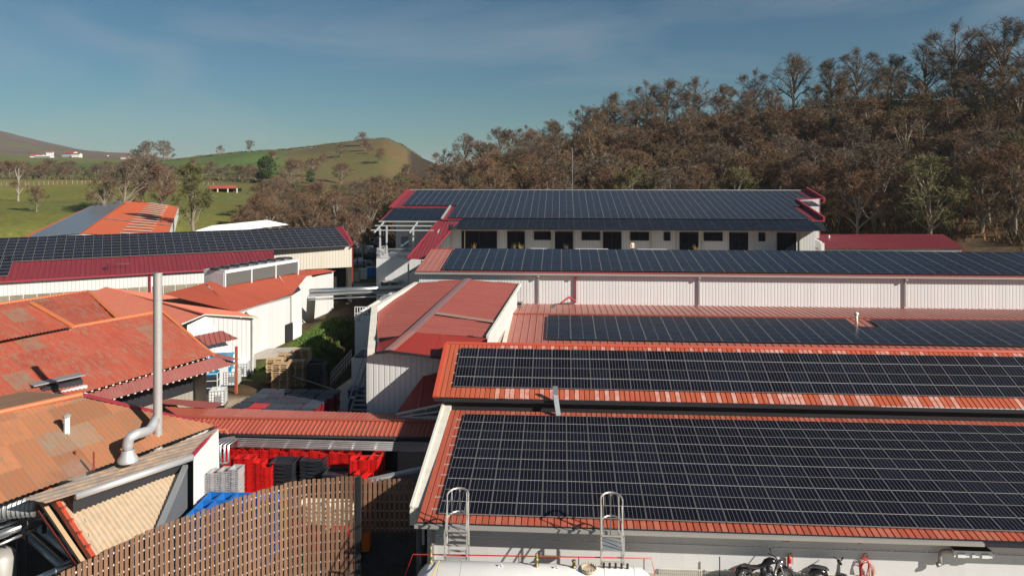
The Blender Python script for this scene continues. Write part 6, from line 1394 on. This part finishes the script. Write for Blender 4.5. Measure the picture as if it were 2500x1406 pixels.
for dx in (-1.7,1.7):
    for dy in (-1.8,1.8): mb=MB(); mb.box((q.x+dx,q.y+dy,3.0),(.16,.16,3.2)); mb.build('post',m_steelred,t)
for i,(px,r_,mt,nm,lab) in enumerate(((868,106,wl_,'pallet_box','cream and orange stacked boxes beside the shed post'),(886,108,m_whitep,'pallet_box','white box between the cream boxes and the shelter'),(905,110,m_bluep,'pallet_box','blue and white boxes under the shelter'),(915,110,mat('teal_plastic',(.02,.14,.2),.4),'pallet_box','tall teal box at the right post of the shelter'))):
    q=spot(px,r_); t=thing(nm,lab,'box',(q.x,q.y,q.z),.1); mb=MB(); mb.box((0,0,.75),(1.2,1.0,1.4)); mb.build('body',mt,t); mb=MB(); mb.box((0,0,1.5),(1.25,1.05,.1)); mb.build('lid',m_orange if i==0 else m_whitep,t)
for o in bpy.data.objects:
    if '_w' in o: del o['_w']
# ---- thin valley haze round the whole place
hz=MB(); hz.box((0,0,60),(15400,15400,140)); o=hz.build('haze',None) if False else bpy.data.objects.new('haze',hz.mesh('haze',[]))
link(o); o['kind']='stuff'; hm=bpy.data.materials.new('haze'); hm.use_nodes=True; t=hm.node_tree; t.nodes.remove(t.nodes['Principled BSDF'])
pv=t.nodes.new('ShaderNodeVolumePrincipled'); pv.inputs['Color'].default_value=(.82,.88,.95,1); pv.inputs['Density'].default_value=.00009; t.links.new(pv.outputs[0],t.nodes['Material Output'].inputs['Volume']); o.data.materials.append(hm)
# faint steam drifting over the workshop roof
sb=MB(); c=Z(185,1150,5.1)
sb.lathe([(math.sin(math.pi*k/10),-math.cos(math.pi*k/10)) for k in range(11)],(0,0,0),20,0,Matrix.Translation(c)@Matrix.Diagonal((1.1,.8,.55,1)))
so2=bpy.data.objects.new('steam',sb.mesh('steam',[])); link(so2); tag(so2,'faint white steam drifting over the lower edge of the orange workshop roof','steam',kind='stuff')
sm=bpy.data.materials.new('steam'); sm.use_nodes=True; t=sm.node_tree; t.nodes.remove(t.nodes['Principled BSDF'])
pv=t.nodes.new('ShaderNodeVolumePrincipled'); pv.inputs['Color'].default_value=(.95,.95,.96,1)
g=nd(t,'ShaderNodeTexCoord').outputs['Object']; mp_=nd(t,'ShaderNodeMapping'); mp_.vector_type='TEXTURE'; mp_.inputs['Location'].default_value=tuple(c); mp_.inputs['Scale'].default_value=(1.1,.8,.55); t.links.new(g,mp_.inputs[0])
ln=nd(t,'ShaderNodeVectorMath',operation='LENGTH'); t.links.new(mp_.outputs[0],ln.inputs[0])
den=math_(t,'MULTIPLY',math_(t,'MULTIPLY',math_(t,'SUBTRACT',1.0,ramp(t,ln.outputs['Value'],.1,1.0)),ramp(t,noise(t,g,1.6,5,.6),.45,.7)),.9)
t.links.new(den,pv.inputs['Density']); t.links.new(pv.outputs[0],t.nodes['Material Output'].inputs['Volume']); so2.data.materials.append(sm)
